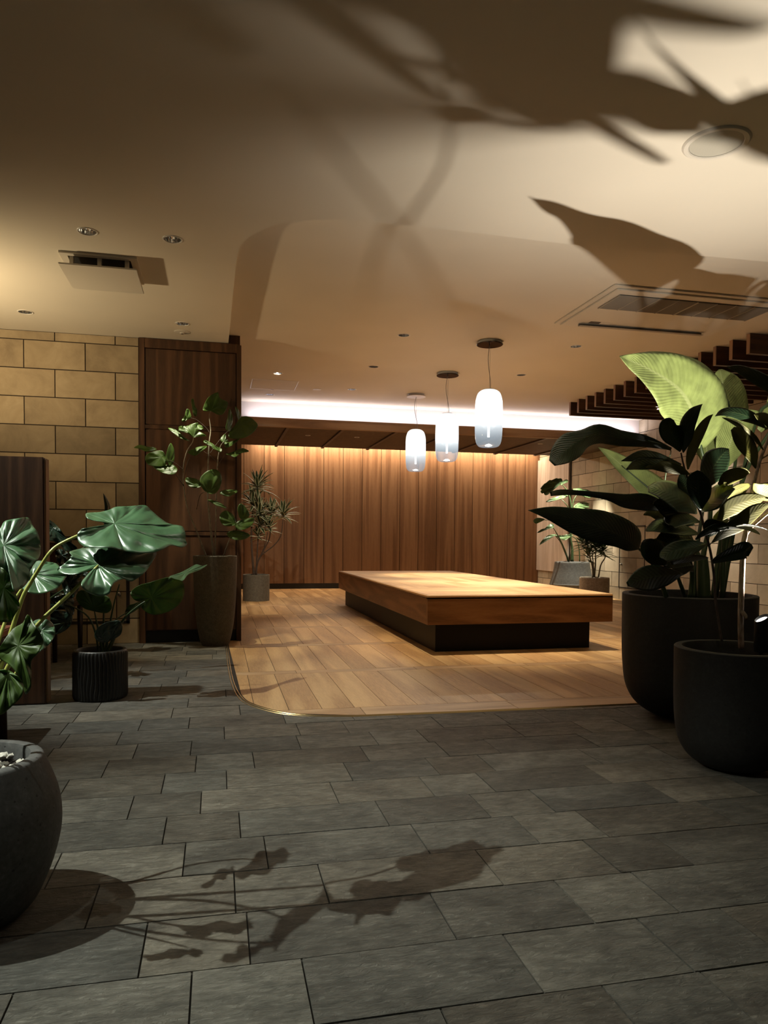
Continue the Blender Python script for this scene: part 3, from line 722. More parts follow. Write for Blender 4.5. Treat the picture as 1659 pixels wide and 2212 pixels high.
# ------------------------------------------------------------------ planters
def pot(parent, c, prof, inner, mat_, soil_z, seg=64, fn=None, name='pot'):
    """prof: outside radii from the ground up; inner: radius inside the rim"""
    p = crom(prof, 5, False); zt = prof[-1][1]; rt_ = prof[-1][0]
    full = [(0, .001), (p[0][0]*.9, .001)]+[(max(r, .001), z) for r, z in p]+[(rt_-.004, zt+.004), ((rt_+inner)/2, zt+.006), (inner+.003, zt+.004), (inner, zt-.004), (inner-.004, soil_z-.02)]
    b = MB(); b.lathe(full, c, seg)
    if fn: b.v = [fn(Vector(v), c) for v in b.v]
    o = b.build(name, mat_, parent); autosmooth(o, 45)
    s_ = MB(); n = 28; q = random.Random(1)
    rings = 7
    for i in range(rings+1):
        for k in range(n):
            r = (inner-.003)*i/rings; a = 2*PI*k/n; s_.v.append((c[0]+r*math.cos(a), c[1]+r*math.sin(a), soil_z+q.uniform(-.006, .006)))
    for i in range(rings):
        for k in range(n): k2 = (k+1) % n; s_.face([i*n+k, i*n+k2, (i+1)*n+k2, (i+1)*n+k])
    s_.build('soil', M['soil'], parent, True)
    return o

def solid(o, t, off=False):
    m = o.modifiers.new('thickness', 'SOLIDIFY'); m.thickness = t; m.offset = 0
    if off: m.material_offset = 1
    return o

def leaf_st(parent, st, Y0, Y1, mats, tilt=0.0, fold=.25, wav=.0, thick=.0016, nw=5, phase=0., name='leaf', sub=4, curl=0.):
    """leaf from its stalk to its tip: stations (x, y, half width one side, other side) on the photo, set out in depth from Y0 to Y1"""
    S = crom(st, sub, False); N = len(S); C_ = 11; mb = MB()
    for i, s_ in enumerate(S):
        x, y, wl, wr = s_; wl = max(wl, .25); wr = max(wr, .25)
        a, b = S[max(i-1, 0)], S[min(i+1, N-1)]
        tx, ty = b[0]-a[0], b[1]-a[1]; L_ = math.hypot(tx, ty) or 1; nx_, ny_ = -ty/L_, tx/L_     # right-hand side looking to the tip
        f = i/(N-1); Yc = Y0+(Y1-Y0)*f+curl*math.sin(f*PI)
        for j in range(C_):
            s = -1+2*j/(C_-1); wd = wr if s > 0 else wl; d = s*wd
            wm = abs(d)*Yc/FPX
            Y = Yc+tilt*d*Yc/FPX+fold*wm+wav*math.sin(f*nw*2*PI+phase+(1.3 if s > 0 else 0))*abs(s)**1.5
            mb.v.append(tuple(at(x+nx_*d, y+ny_*d, Y)))
    for i in range(N-1):
        for j in range(C_-1):
            q = [i*C_+j, i*C_+j+1, (i+1)*C_+j+1, (i+1)*C_+j]
            u0_, u1_, v0, v1 = i/(N-1), (i+1)/(N-1), j/(C_-1), (j+1)/(C_-1)
            mb.face(q, 0, 0, [(u0_, v0), (u0_, v1), (u1_, v1), (u1_, v0)])
    o = mb.build(name, mats, parent, True); solid(o, thick, len(mats) > 1 if isinstance(mats, list) else False)
    return o

def leaf_poly(parent, c, outline, Y, mats, tx=0.0, ty=0.0, cup=.0, ruf=.012, k=7, thick=.0018, veins=9, name='leaf', n=4, groove=.010, pucker=.008):
    """broad leaf traced round its outline from the point where the stalk joins"""
    O = crom(outline, n); N = len(O); R = 14; mb = MB(); cx_, cy_ = c; sc = Y/FPX
    mb.v.append(tuple(at(cx_, cy_, Y)))
    for i in range(1, R+1):
        t = i/R
        for a in range(N):
            dx, dy = (O[a][0]-cx_)*t, (O[a][1]-cy_)*t; r_ = math.hypot(dx, dy)*sc
            th = a/N*2*PI
            vein = abs(((a/N*veins+.5) % 1)-.5)*2            # 0 on a vein, 1 between
            Y_ = Y+tx*dx*sc+ty*dy*sc+cup*r_*r_*6+ruf*math.sin(k*th)*t*t*1.2+.35*ruf*math.sin(3*k*th+dx*.09)*math.sin(t*5+a*.3)*t-groove*(1-math.exp(-vein*4.5))*math.sin(min(1, t*1.1)*PI*.85)*min(1, r_/.06)
            if pucker: Y_ += pucker*(mnoise.noise(Vector((dx*sc*14+cx_, dy*sc*14, cy_)))+.5*mnoise.noise(Vector((dx*sc*30, dy*sc*30+cx_, cy_))))*min(1, t*2)
            mb.v.append(tuple(at(cx_+dx, cy_+dy, Y_)))
    for a in range(N):
        a2 = (a+1) % N; ua, ub = a/N, (a+1)/N
        mb.face([0, 1+a, 1+a2], 0, 0, [(ua, 0), (ua, 1/R), (ub, 1/R)])
        for i in range(R-1):
            mb.face([1+i*N+a, 1+(i+1)*N+a, 1+(i+1)*N+a2, 1+i*N+a2], 0, 0, [(ua, (i+1)/R), (ua, (i+2)/R), (ub, (i+2)/R), (ub, (i+1)/R)])
    o = mb.build(name, mats, parent, True); solid(o, thick)
    return o

def stalk(parent, pts, mat_, name='stalk', sub=5, seg=10):
    """pts: (x, y, Y, radius) with the radius in metres"""
    S = crom(pts, sub, False); b = MB(); b.tube([at(p[0], p[1], p[2]) for p in S], [max(p[3], .0006) for p in S], seg)
    return b.build(name, mat_, parent, True)
def conv(pts, ox, oy, s): return [(ox+u/s, oy+v/s) for u, v in pts]

# ---- nearest left planter with elephant ear
c = (-.645, 2.09, 0)
P1 = thing('potted_elephant_ear', 'large elephant ear plant in a rough dark stone pot at the left edge', 'potted plant', c)
pot(P1, c, [(.140, 0), (.175, .04), (.212, .13), (.231, .22), (.226, .30), (.204, .37), (.186, .412)], .152, M['pot_left'], .375, 96)
q = random.Random(4); b = MB()
for i in range(150):
    r = .14*math.sqrt(q.random()); a = q.uniform(0, 2*PI); s_ = q.uniform(.006, .014)
    bm = bmesh.new(); bmesh.ops.create_icosphere(bm, subdivisions=2, radius=1)
    e_ = (q.uniform(.8, 1.3), q.uniform(.6, 1.0), q.uniform(.4, .7)); rot = Matrix.Rotation(q.uniform(0, PI), 3, 'Z')
    for v in bm.verts: v.co = rot @ Vector((v.co.x*s_*e_[0], v.co.y*s_*e_[1], v.co.z*s_*e_[2]))*(1+.15*math.sin(v.co.x*5+i)) + Vector((c[0]+r*math.cos(a), c[1]+r*math.sin(a), .384+q.uniform(0, .008)))
    b.add_bm(bm, 0, q.random())
g_ = b.build('gravel', M['pebble'], P1, True, kind='stuff')
D3 = (120, 1060, 4.879); L1_ = (0, 1060, 7.541); L2_ = (0, 1300, 6.505)
A = conv([(325, 240), (460, 228), (560, 205), (640, 172), (780, 165), (940, 155), (1010, 210), (1110, 295), (1200, 350), (1330, 375), (1365, 440), (1370, 520), (1385, 565), (1330, 595), (1220, 575), (1120, 620), (1030, 650), (860, 655), (740, 640), (680, 620), (560, 600), (400, 600), (290, 580), (240, 530), (230, 460), (280, 405), (400, 385), (510, 372), (535, 355), (480, 325), (400, 315), (335, 290)], *D3)
leaf_poly(P1, (247, 1131), A, 2.16, L['alo'], 0.25, -1.5, .15, .014, 6, veins=7, n=5, pucker=.016)
B_ = conv([(150, 645), (280, 610), (380, 600), (520, 590), (680, 630), (800, 650), (940, 660), (1060, 650), (1020, 750), (950, 850), (880, 910), (800, 955), (720, 930), (640, 960), (590, 1010), (570, 1080), (490, 1110), (380, 1090), (300, 1040), (270, 990), (290, 940), (340, 880), (405, 830), (300, 860), (180, 885), (60, 870), (20, 830), (80, 780), (150, 720), (170, 680)], *D3)
leaf_poly(P1, (212, 1219), B_, 2.06, L['alo'], 0.2, -1.2, .15, .014, 6, veins=7, n=5, pucker=.016)
Cc = conv([(-150, 700), (0, 620), (80, 500), (250, 460), (400, 435), (480, 460), (540, 580), (610, 680), (650, 830), (660, 960), (640, 1080), (560, 1190), (490, 1290), (470, 1450), (370, 1580), (230, 1640), (210, 1580), (150, 1430), (0, 1240), (-200, 1100)], *L1_)
leaf_poly(P1, (8, 1178), Cc, 2.0, L['alo'], 0.5, -.9, .2, .014, 5, veins=7, n=5, pucker=.014)
Dd = conv([(500, 1300), (600, 1150), (760, 1160), (920, 1190), (1000, 1280), (1085, 1380), (1060, 1430), (1000, 1520), (920, 1600), (780, 1650), (630, 1680), (480, 1660), (360, 1580), (430, 1450)], *L1_)
leaf_poly(P1, (72, 1240), Dd, 2.25, L['alo'], 0.2, -1.2, .1, .008, 6, veins=7)
Ee = conv([(-200, 1200), (0, 1240), (90, 1300), (150, 1400), (180, 1500), (210, 1600), (260, 1700), (300, 1800), (320, 1880), (290, 1950), (230, 2040), (180, 2130), (60, 2140), (-60, 2110), (-200, 2000)], *L1_)
leaf_poly(P1, (8, 1270), Ee, 1.92, L['alo_under'], 0.5, -.3, .1, .008, 6, veins=8)
Ff = conv([(390, 180), (430, 220), (470, 290), (520, 370), (580, 470), (610, 560), (580, 640), (520, 740), (440, 830), (440, 1000), (435, 1100), (430, 1210), (360, 1300), (320, 1150), (230, 1000), (120, 880), (0, 800), (-40, 700), (10, 620), (100, 480), (200, 370), (320, 300), (360, 230)], *L2_)
leaf_poly(P1, (40, 1395), Ff, 1.98, L['alo_under'], -.3, -.3, .1, .008, 6, veins=8)
Hh = conv([(-150, 1000), (0, 960), (100, 960), (200, 1010), (290, 1090), (330, 1200), (300, 1330), (220, 1420), (130, 1500), (50, 1570), (-60, 1600), (-150, 1500)], *L2_)
leaf_poly(P1, (18, 1455), Hh, 1.90, L['alo_under'], -.2, -.3, .1, .008, 6, veins=8)
Gg = conv([(470, 280), (600, 240), (700, 270), (760, 340), (775, 420), (765, 490), (720, 560), (680, 610), (600, 670), (520, 720), (540, 600), (560, 500), (520, 400)], *L2_)
leaf_poly(P1, (90, 1362), Gg, 2.2, L['alo'], .4, -.8, .1, .008, 6, veins=7)
base_ = (-42, 1600)
for pts in ([(-40, 1630, 2.12, 0.00600), (0, 1450, 2.12, 0.00638), (33, 1338, 2.12, 0.00600), (50, 1288, 2.12, 0.00540), (66, 1259, 2.12, 0.00495), (85, 1228, 2.12, 0.00465), (98, 1207, 2.12, 0.00450), (110, 1191, 2.12, 0.00435), (127, 1177, 2.13, 0.00413), (166, 1158, 2.14, 0.00390), (215, 1141, 2.17, 0.00337), (247, 1132, 2.17, 0.00225)],
            [(-35, 1630, 2.05, 0.00600), (0, 1480, 2.04, 0.00600), (45, 1395, 2.04, 0.00562), (90, 1340, 2.04, 0.00525), (119, 1312, 2.04, 0.00495), (159, 1275, 2.04, 0.00450), (199, 1235, 2.04, 0.00375), (212, 1221, 2.05, 0.00225)],
            [(-60, 1630, 2.1, 0.00600), (-50, 1450, 2.12, 0.00600), (-20, 1300, 2.1, 0.00525), (5, 1215, 2.05, 0.00450), (8, 1180, 2.01, 0.00300)],
            [(-45, 1630, 2.16, 0.00525), (-20, 1450, 2.2, 0.00525), (20, 1320, 2.26, 0.00450), (60, 1255, 2.27, 0.00375), (72, 1242, 2.26, 0.00225)],
            [(-55, 1630, 2.08, 0.00525), (-60, 1450, 2.0, 0.00525), (-25, 1330, 1.95, 0.00450), (8, 1272, 1.93, 0.00300)],
            [(-50, 1630, 2.12, 0.00525), (-40, 1500, 2.06, 0.00450), (0, 1430, 2.0, 0.00375), (40, 1396, 1.985, 0.00225)],
            [(-60, 1630, 2.08, 0.00450), (-40, 1540, 2.0, 0.00375), (18, 1456, 1.91, 0.00225)],
            [(-35, 1630, 2.15, 0.00450), (20, 1480, 2.2, 0.00375), (70, 1400, 2.21, 0.00300), (90, 1363, 2.205, 0.00225)]):
    stalk(P1, pts, M['petiole'])

# ---- ribbed black pot
c = (-.712, 4.80, 0)
def ribs(v, c_):
    d = Vector((v.x-c_[0], v.y-c_[1])); r = d.length; a = math.atan2(d.y, d.x)
    if r > .150 and v.z < .292:
        ph = a*46+1.1*math.sin(v.z*16+a*3)+.8*math.sin(v.z*31+a*7)
        k_ = 1+.030*math.sin(ph)*(1 if .012 < v.z < .288 else .3); return (c_[0]+d.x*k_, c_[1]+d.y*k_, v.z)
    return tuple(v)
P2 = thing('potted_elephant_ear', 'small elephant ear plant in a black pot with wavy vertical ribs', 'potted plant', c)
prof = [(.150, 0), (.157, .006)]+[(.158, .02+.0135*i) for i in range(20)]+[(.157, .290), (.155, .297)]
b = MB(); full = [(0, .001), (.14, .001)]+prof+[(.152, .302), (.147, .304), (.137, .302), (.134, .296), (.130, .24)]
b.lathe(full, c, 460); b.v = [ribs(Vector(v), c) for v in b.v]; o = b.build('pot', mat('black_ribbed_clay', (.020, .019, .017), .45), P2); autosmooth(o, 50)
b = MB(); b.lathe([(0, .265), (.07, .262), (.131, .258)], c, 32); b.build('soil', M['soil'], P2)
b = MB(); q = random.Random(9)
for i in range(26):
    r = .12*math.sqrt(q.random()); a = q.uniform(0, 2*PI); s_ = q.uniform(.006, .012); bm = bmesh.new(); bmesh.ops.create_icosphere(bm, subdivisions=2, radius=s_)
    for v in bm.verts: v.co = Vector((v.co.x*1.2+c[0]+r*math.cos(a), v.co.y*.9+c[1]+r*math.sin(a), v.co.z*.6+.268))
    b.add_bm(bm, 0, 0)
b.build('gravel', M['pebble'], P2, True, kind='stuff')
leaf_poly(P2, (327, 1291), conv([(790, 1075), (830, 1030), (900, 990), (980, 970), (1080, 940), (1190, 910), (1260, 930), (1340, 960), (1360, 1050), (1340, 1140), (1290, 1210), (1200, 1270), (1080, 1305), (1000, 1300), (930, 1260), (905, 1220), (945, 1165), (850, 1160), (805, 1120)], *D3), 4.70, L['alo_under'], .3, .6, .1, .010, 9, veins=13)
leaf_poly(P2, (400, 1238), conv([(1200, 905), (1300, 870), (1400, 820), (1480, 777), (1540, 790), (1600, 780), (1530, 830), (1440, 865), (1390, 890), (1340, 950), (1270, 935)], *D3), 4.85, L['alo'], .3, -2.2, .05, .004, 5, veins=7)
leaf_poly(P2, (202, 1312), conv([(215, 1110), (260, 1050), (330, 1060), (400, 1090), (540, 1110), (580, 1160), (595, 1230), (560, 1280), (500, 1290), (400, 1270), (300, 1240), (240, 1180)], *D3), 4.75, L['alo_under'], -.3, .5, .1, .008, 7, veins=11)
leaf_poly(P2, (292, 1312), conv([(760, 1220), (830, 1190), (930, 1165), (900, 1220), (800, 1290), (730, 1305)], *D3), 4.9, L['alo_under'], 0, .5, .1, .004, 5, veins=7)
leaf_poly(P2, (237, 1381), conv([(410, 1530), (440, 1450), (530, 1390), (640, 1365), (690, 1380), (705, 1440), (690, 1510), (640, 1550), (590, 1570), (540, 1600), (450, 1590)], *D3), 4.66, L['alo_dark'], .3, .3, .1, .006, 5, veins=9)
leaf_poly(P2, (140, 1308), conv([(60, 1180), (100, 1160), (160, 1180), (200, 1240), (190, 1300), (150, 1320), (110, 1270), (80, 1230)], *D3), 4.8, L['alo_dark'], .3, -.6, .1, .006, 5, veins=9)
for pts in ([(228, 1415, 4.80, .009), (262, 1345, 4.76, .0075), (295, 1312, 4.72, .006), (325, 1293, 4.71, .003)],
            [(232, 1415, 4.82, .008), (270, 1335, 4.84, .006), (330, 1280, 4.88, .005), (375, 1250, 4.87, .004), (398, 1239, 4.86, .003)],
            [(222, 1415, 4.78, .008), (212, 1360, 4.77, .006), (203, 1314, 4.76, .003)],
            [(226, 1415, 4.80, .009), (234, 1370, 4.8, .008), (245, 1310, 4.8, .005), (258, 1262, 4.8, .004)],
            [(214, 1415, 4.80, .008), (206, 1367, 4.8, .006), (190, 1332, 4.8, .005), (160, 1312, 4.8, .004), (140, 1306, 4.8, .003)],
            [(230, 1415, 4.84, .007), (240, 1350, 4.86, .005), (292, 1313, 4.91, .003)],
            [(220, 1415, 4.86, .016), (222, 1385, 4.86, .013), (224, 1350, 4.86, .007), (224, 1300, 4.86, .004)]):
    stalk(P2, pts, M['stem_green'])

# ---- dark plant behind the screen
c = (-1.36, 5.35, 0)
P3 = thing('potted_foliage_plant', 'dark broad-leaved plant in the gloom between the wooden screen and the chair', 'potted plant', c)
pot(P3, c, [(.13, 0), (.15, .1), (.16, .3)], .14, M['pot_dark'], .27)
for cc, out, Y, tx_, ty_ in (((115, 1141), [(480, 465), (600, 455), (760, 460), (860, 510), (960, 600), (1030, 700), (1100, 790), (1200, 880), (1260, 940), (1180, 1000), (1080, 980), (1000, 900), (880, 830), (740, 790), (640, 670), (550, 580)], 5.2, .3, -.4),
                             ((134, 1200), [(900, 1060), (930, 960), (1050, 960), (1120, 1050), (1080, 1150), (980, 1210)], 5.3, .2, -.4),
                             ((150, 1265), [(1000, 1350), (1190, 1340), (1330, 1400), (1280, 1600), (1180, 1750), (1050, 1680)], 5.3, .2, -.2),
                             ((110, 1295), [(600, 1700), (900, 1650), (1150, 1720), (1200, 1850), (1000, 1930), (700, 1900)], 5.4, .2, -.2),
                             ((140, 1345), [(700, 1990), (1000, 1950), (1180, 2050), (1100, 2250), (850, 2350), (700, 2200)], 5.4, .2, .2),
                             ((180, 1236), [(1220, 1350), (1380, 1310), (1480, 1380), (1440, 1400), (1300, 1390)], 5.25, .2, -.4)):
    leaf_poly(P3, cc, conv(out, *L1_), Y, L['alo_dark'], tx_, ty_, .1, .02, 6, veins=9)
leaf_st(P3, [(228, 1150, 4, 4), (231, 1120, 6, 7), (232, 1095, 6, 6), (228, 1078, 4, 3), (223, 1066, .3, .3)], 5.3, 5.2, L['alo_dark'], .8, .6)
for x_, y_, Y in ((115, 1141, 5.2), (134, 1200, 5.3), (150, 1265, 5.3), (110, 1295, 5.4), (140, 1345, 5.4), (229, 1150, 5.3)):
    stalk(P3, [(58, 1385, 5.35, .010), (60+(x_-60)*.3, 1385+(y_-1385)*.6, 5.35, .008), (x_, y_, Y, .004)], M['stem_green'])

# ---- tall tapered pot with umbrella fig
c = (-.022, 6.965, 0)
P4 = thing('potted_fig', 'umbrella fig with thin stems in a tall tapered olive pot before the oak cabinet', 'potted plant', c)
pot(P4, c, [(.120, 0), (.142, .06), (.168, .2), (.187, .4), (.196, .6), (.200, .828)], .186, M['pot_olive'], .79)
TT = (280, 700, 6.381); T2 = (0, 1000, 2.9625); T1 = (0, 380, 2.9625)
figs = [((1115, 1195), [(1010, 1170), (1050, 1060), (1110, 990), (1215, 940), (1245, 1020), (1350, 1075), (1340, 1160), (1290, 1240), (1220, 1250), (1120, 1200), (1040, 1205)], TT, 6.9, 'u', .3, .3),
 ((1540, 1375), [(1530, 1290), (1600, 1270), (1670, 1290), (1720, 1330), (1767, 1400), (1700, 1500), (1600, 1560), (1500, 1580), (1380, 1570), (1370, 1500), (1450, 1400)], TT, 6.85, 'f', .4, -.4),
 ((1372, 1450), [(1325, 1440), (1350, 1300), (1375, 1170), (1415, 1250), (1420, 1360), (1380, 1480)], TT, 6.8, 'f', 2, 0),
 ((1505, 1310), [(1455, 1140), (1500, 1180), (1535, 1260), (1530, 1340), (1490, 1320)], TT, 6.9, 'f', 2, 0),
 ((850, 1490), [(675, 1450), (690, 1410), (790, 1400), (860, 1430), (890, 1510), (880, 1560), (790, 1500), (690, 1480)], TT, 6.75, 'l', 0, -.8),
 ((880, 1555), [(780, 1430), (850, 1380), (945, 1360), (900, 1420), (940, 1470), (1000, 1500), (1060, 1545), (940, 1545), (880, 1565), (820, 1500)], TT, 6.7, 'l', .2, -.3),
 ((690, 1520), [(530, 1435), (620, 1450), (680, 1490), (760, 1560), (830, 1615), (740, 1590), (650, 1540)], TT, 6.8, 'f', .3, -1),
 ((930, 1400), [(860, 1380), (950, 1380), (1020, 1425), (980, 1460), (900, 1440)], TT, 6.85, 'f', .3, -1),
 ((790, 1300), [(720, 1320), (760, 1270), (780, 1180), (820, 1180), (850, 1290), (790, 1320), (740, 1350)], TT, 6.8, 'l', .6, 0),
 ((870, 1180), [(850, 1050), (880, 1030), (900, 1120), (930, 1190), (920, 1270), (880, 1250), (865, 1150)], TT, 6.95, 'f', 1, 0),
 ((350, 1735), [(60, 1705), (140, 1665), (250, 1690), (340, 1700), (365, 1735), (240, 1760), (140, 1720)], TT, 6.75, 'u', .2, -1),
 ((1030, 1800), [(930, 1800), (960, 1770), (1040, 1760), (1065, 1830), (1040, 1860), (950, 1850)], T1, 6.7, 'f', .3, -.3),
 ((1090, 1830), [(1060, 1800), (1090, 1710), (1115, 1760), (1110, 1840), (1080, 1850)], T1, 6.72, 'u', 1, 0),
 ((1100, 1890), [(980, 1860), (1050, 1850), (1110, 1850), (1135, 1880), (1110, 1910), (1040, 1900)], T1, 6.68, 'f', .3, -1),
 ((1235, 1745), [(1020, 1630), (1040, 1600), (1130, 1640), (1200, 1690), (1270, 1720), (1250, 1770), (1160, 1720), (1080, 1660)], TT, 6.7, 'l', .3, -.8),
 ((1345, 1695), [(1310, 1680), (1340, 1640), (1430, 1610), (1515, 1580), (1440, 1650), (1350, 1705)], TT, 6.75, 'f', .2, -1),
 ((1345, 1790), [(1330, 1790), (1420, 1770), (1500, 1740), (1560, 1710), (1645, 1755), (1540, 1780), (1450, 1835), (1380, 1810)], TT, 6.75, 'f', .2, -1),
 ((895, 1810), [(800, 1770), (880, 1720), (960, 1690), (1060, 1680), (1050, 1710), (960, 1780), (900, 1815)], TT, 6.72, 'f', .2, -1),
 ((1300, 1620), [(1250, 1590), (1320, 1510), (1330, 1590), (1365, 1600), (1320, 1660)], TT, 6.74, 'l', .2, -.5),
 ((1272, 150), [(1185, 110), (1200, 93), (1270, 108), (1285, 150), (1240, 160), (1200, 140)], T2, 6.72, 'l', .2, -.5),
 ((1340, 190), [(1280, 100), (1330, 50), (1390, 45), (1420, 100), (1400, 170), (1360, 200), (1300, 170)], T2, 6.7, 'u', .3, 0),
 ((1415, 195), [(1405, 190), (1450, 170), (1525, 180), (1460, 215)], T2, 6.72, 'f', .2, -1),
 ((1340, 240), [(1330, 235), (1400, 250), (1450, 290), (1380, 270)], T2, 6.72, 'f', .2, -1),
 ((1500, 385), [(1405, 340), (1440, 305), (1490, 330), (1510, 390), (1460, 405), (1420, 390)], T2, 6.7, 'f', .3, -.3),
 ((1545, 355), [(1520, 290), (1545, 260), (1590, 310), (1590, 350), (1540, 360)], T2, 6.68, 'l', .4, 0),
 ((1510, 400), [(1500, 390), (1560, 360), (1630, 355), (1600, 410), (1530, 430)], T2, 6.7, 'f', .2, -.6),
 ((1470, 460), [(1450, 450), (1520, 430), (1600, 460), (1560, 490), (1490, 490)], T2, 6.7, 'f', .2, -.8)]
for cc, out, cv, Y, kind_, tx_, ty_ in figs:
    cpt = conv([cc], *cv)[0]
    leaf_poly(P4, cpt, conv(out, *cv), Y, L['fig'], tx_, ty_, .1, .008, 5, veins=7, groove=.005)
for pts in ([(447, 1206, 6.95, .008), (425, 1148, 6.9, .0065), (405, 1098, 6.85, .006), (397, 1050, 6.8, .006), (396, 1010, 6.76, .005), (404, 975, 6.74, .005), (416, 955, 6.72, .004), (418, 943, 6.71, .003)],
            [(462, 1206, 6.97, .011), (456, 1150, 6.95, .010), (449, 1070, 6.9, .009), (450, 1000, 6.85, .007), (452, 955, 6.85, .005), (455, 930, 6.9, .004), (452, 900, 6.91, .003), (455, 888, 6.91, .002)],
            [(464, 1206, 6.97, .006), (466, 1130, 6.9, .006), (468, 1060, 6.8, .006), (470, 1000, 6.75, .005), (476, 965, 6.74, .004), (484, 954, 6.74, .003)],
            [(481, 1206, 6.95, .006), (496, 1165, 6.85, .005), (508, 1140, 6.75, .004), (515, 1128, 6.7, .003)],
            [(397, 1050, 6.8, .004), (380, 1026, 6.7, .003), (365, 1014, 6.68, .002)],
            [(450, 985, 6.85, .003), (475, 950, 6.85, .003), (500, 925, 6.85, .003), (521, 915, 6.86, .002)],
            [(452, 935, 6.88, .003), (446, 925, 6.88, .003), (425, 907, 6.85, .002), (412, 903, 6.8, .002)],
            [(397, 1040, 6.8, .003), (405, 1000, 6.76, .003), (416, 978, 6.73, .002)],
            [(396, 1015, 6.77, .003), (375, 998, 6.72, .002), (350, 990, 6.71, .002), (335, 972, 6.75, .0015)],
            [(425, 1100, 6.9, .003), (432, 1070, 6.8, .003), (443, 1063, 6.72, .002)],
            [(470, 1000, 6.75, .003), (455, 985, 6.72, .002), (440, 975, 6.71, .0015)],
            [(470, 1010, 6.75, .003), (480, 990, 6.75, .002), (492, 980, 6.75, .0015)]):
    stalk(P4, pts, M['bark_grey'] if pts[0][3] > .0055 else M['bark_dark'], 'stem')

# ---- straps and rosettes
def strap(mb, o, az, el, ln, wd, droop, rnd_):
    n = 9; p = Vector(o); d = Vector((math.cos(az)*math.cos(el), math.sin(az)*math.cos(el), math.sin(el)))
    side = Vector((-math.sin(az), math.cos(az), 0)); base = len(mb.v); st = ln/n
    for i in range(n+1):
        f = i/n; w_ = wd*math.sin(PI*min(1, .18+.82*f))**.8*(1 if f < .98 else .1)*.5
        nrm = side.cross(d).normalized()
        for s in (-1, -.5, 0, .5, 1): mb.v.append(tuple(p+side*s*w_+nrm*abs(s)*w_*.45))
        p = p+d*st; d = (d+Vector((0, 0, -droop*(.4+f)*st*3))).normalized()
    for i in range(n):
        for j in range(4):
            a = base+i*5+j; mb.face([a, a+1, a+6, a+5], 0, rnd_, [(i/n, j/4), (i/n, (j+1)/4), ((i+1)/n, (j+1)/4), ((i+1)/n, j/4)])
def rosette(parent, o, n, ln, wd, droop, mat_, seed, elr=(0.0, 1.4), stack=.05):
    q = random.Random(seed); mb = MB()
    for i in range(n):
        f = i/n; el = elr[0]+(elr[1]-elr[0])*f+q.uniform(-.12, .12)
        strap(mb, Vector(o)+Vector((0, 0, (f-.5)*stack)), i*2.4+q.uniform(-.3, .3), el, ln*q.uniform(.7, 1.1)*(1-.25*f), wd*q.uniform(.8, 1.1), droop*q.uniform(.7, 1.3), q.random())
    return solid(mb.build('leaf_cluster', mat_, parent, True), .0012)

c = (.60, 11.80, 0)
P5 = thing('potted_dracaena', 'variegated dracaena with striped strap leaves in a round grey-olive pot by the panelled wall', 'potted plant', c)
pot(P5, c, [(.205, 0), (.209, .02), (.211, .2), (.213, .415)], .198, M['pot_grey'], .38)
HD = [(556, 1050, 11.75, 28, .30), (547, 1088, 11.8, 24, .27), (560, 1108, 11.7, 26, .26), (586, 1106, 11.8, 20, .22), (612, 1110, 11.75, 22, .26), (562, 1132, 11.75, 22, .23), (582, 1138, 11.7, 16, .20), (558, 1156, 11.8, 14, .16)]
for i, (x_, y_, Y, n_, ln) in enumerate(HD): rosette(P5, at(x_, y_, Y), n_, ln*1.35, .062, 1.0, L['strap'], 20+i, (-.2, 1.4), .10)
for pts in ([(549, 1245, 11.8, .022), (545, 1200, 11.8, .017), (543, 1159, 11.8, .014), (545, 1115, 11.8, .012), (550, 1080, 11.78, .010), (556, 1050, 11.75, .008)],
            [(553, 1243, 11.8, .016), (556, 1190, 11.8, .012), (558, 1150, 11.8, .011), (560, 1108, 11.7, .008)],
            [(552, 1240, 11.8, .014), (559, 1210, 11.8, .010), (581, 1166, 11.75, .009), (584, 1140, 11.7, .007)],
            [(553, 1235, 11.8, .012), (562, 1203, 11.8, .010), (592, 1178, 11.8, .009), (607, 1156, 11.78, .009), (611, 1123, 11.75, .007)],
            [(552, 1238, 11.8, .010), (556, 1215, 11.8, .009), (572, 1180, 11.78, .008), (578, 1150, 11.75, .006)]):
    stalk(P5, pts, M['bark_dark'], 'stem')

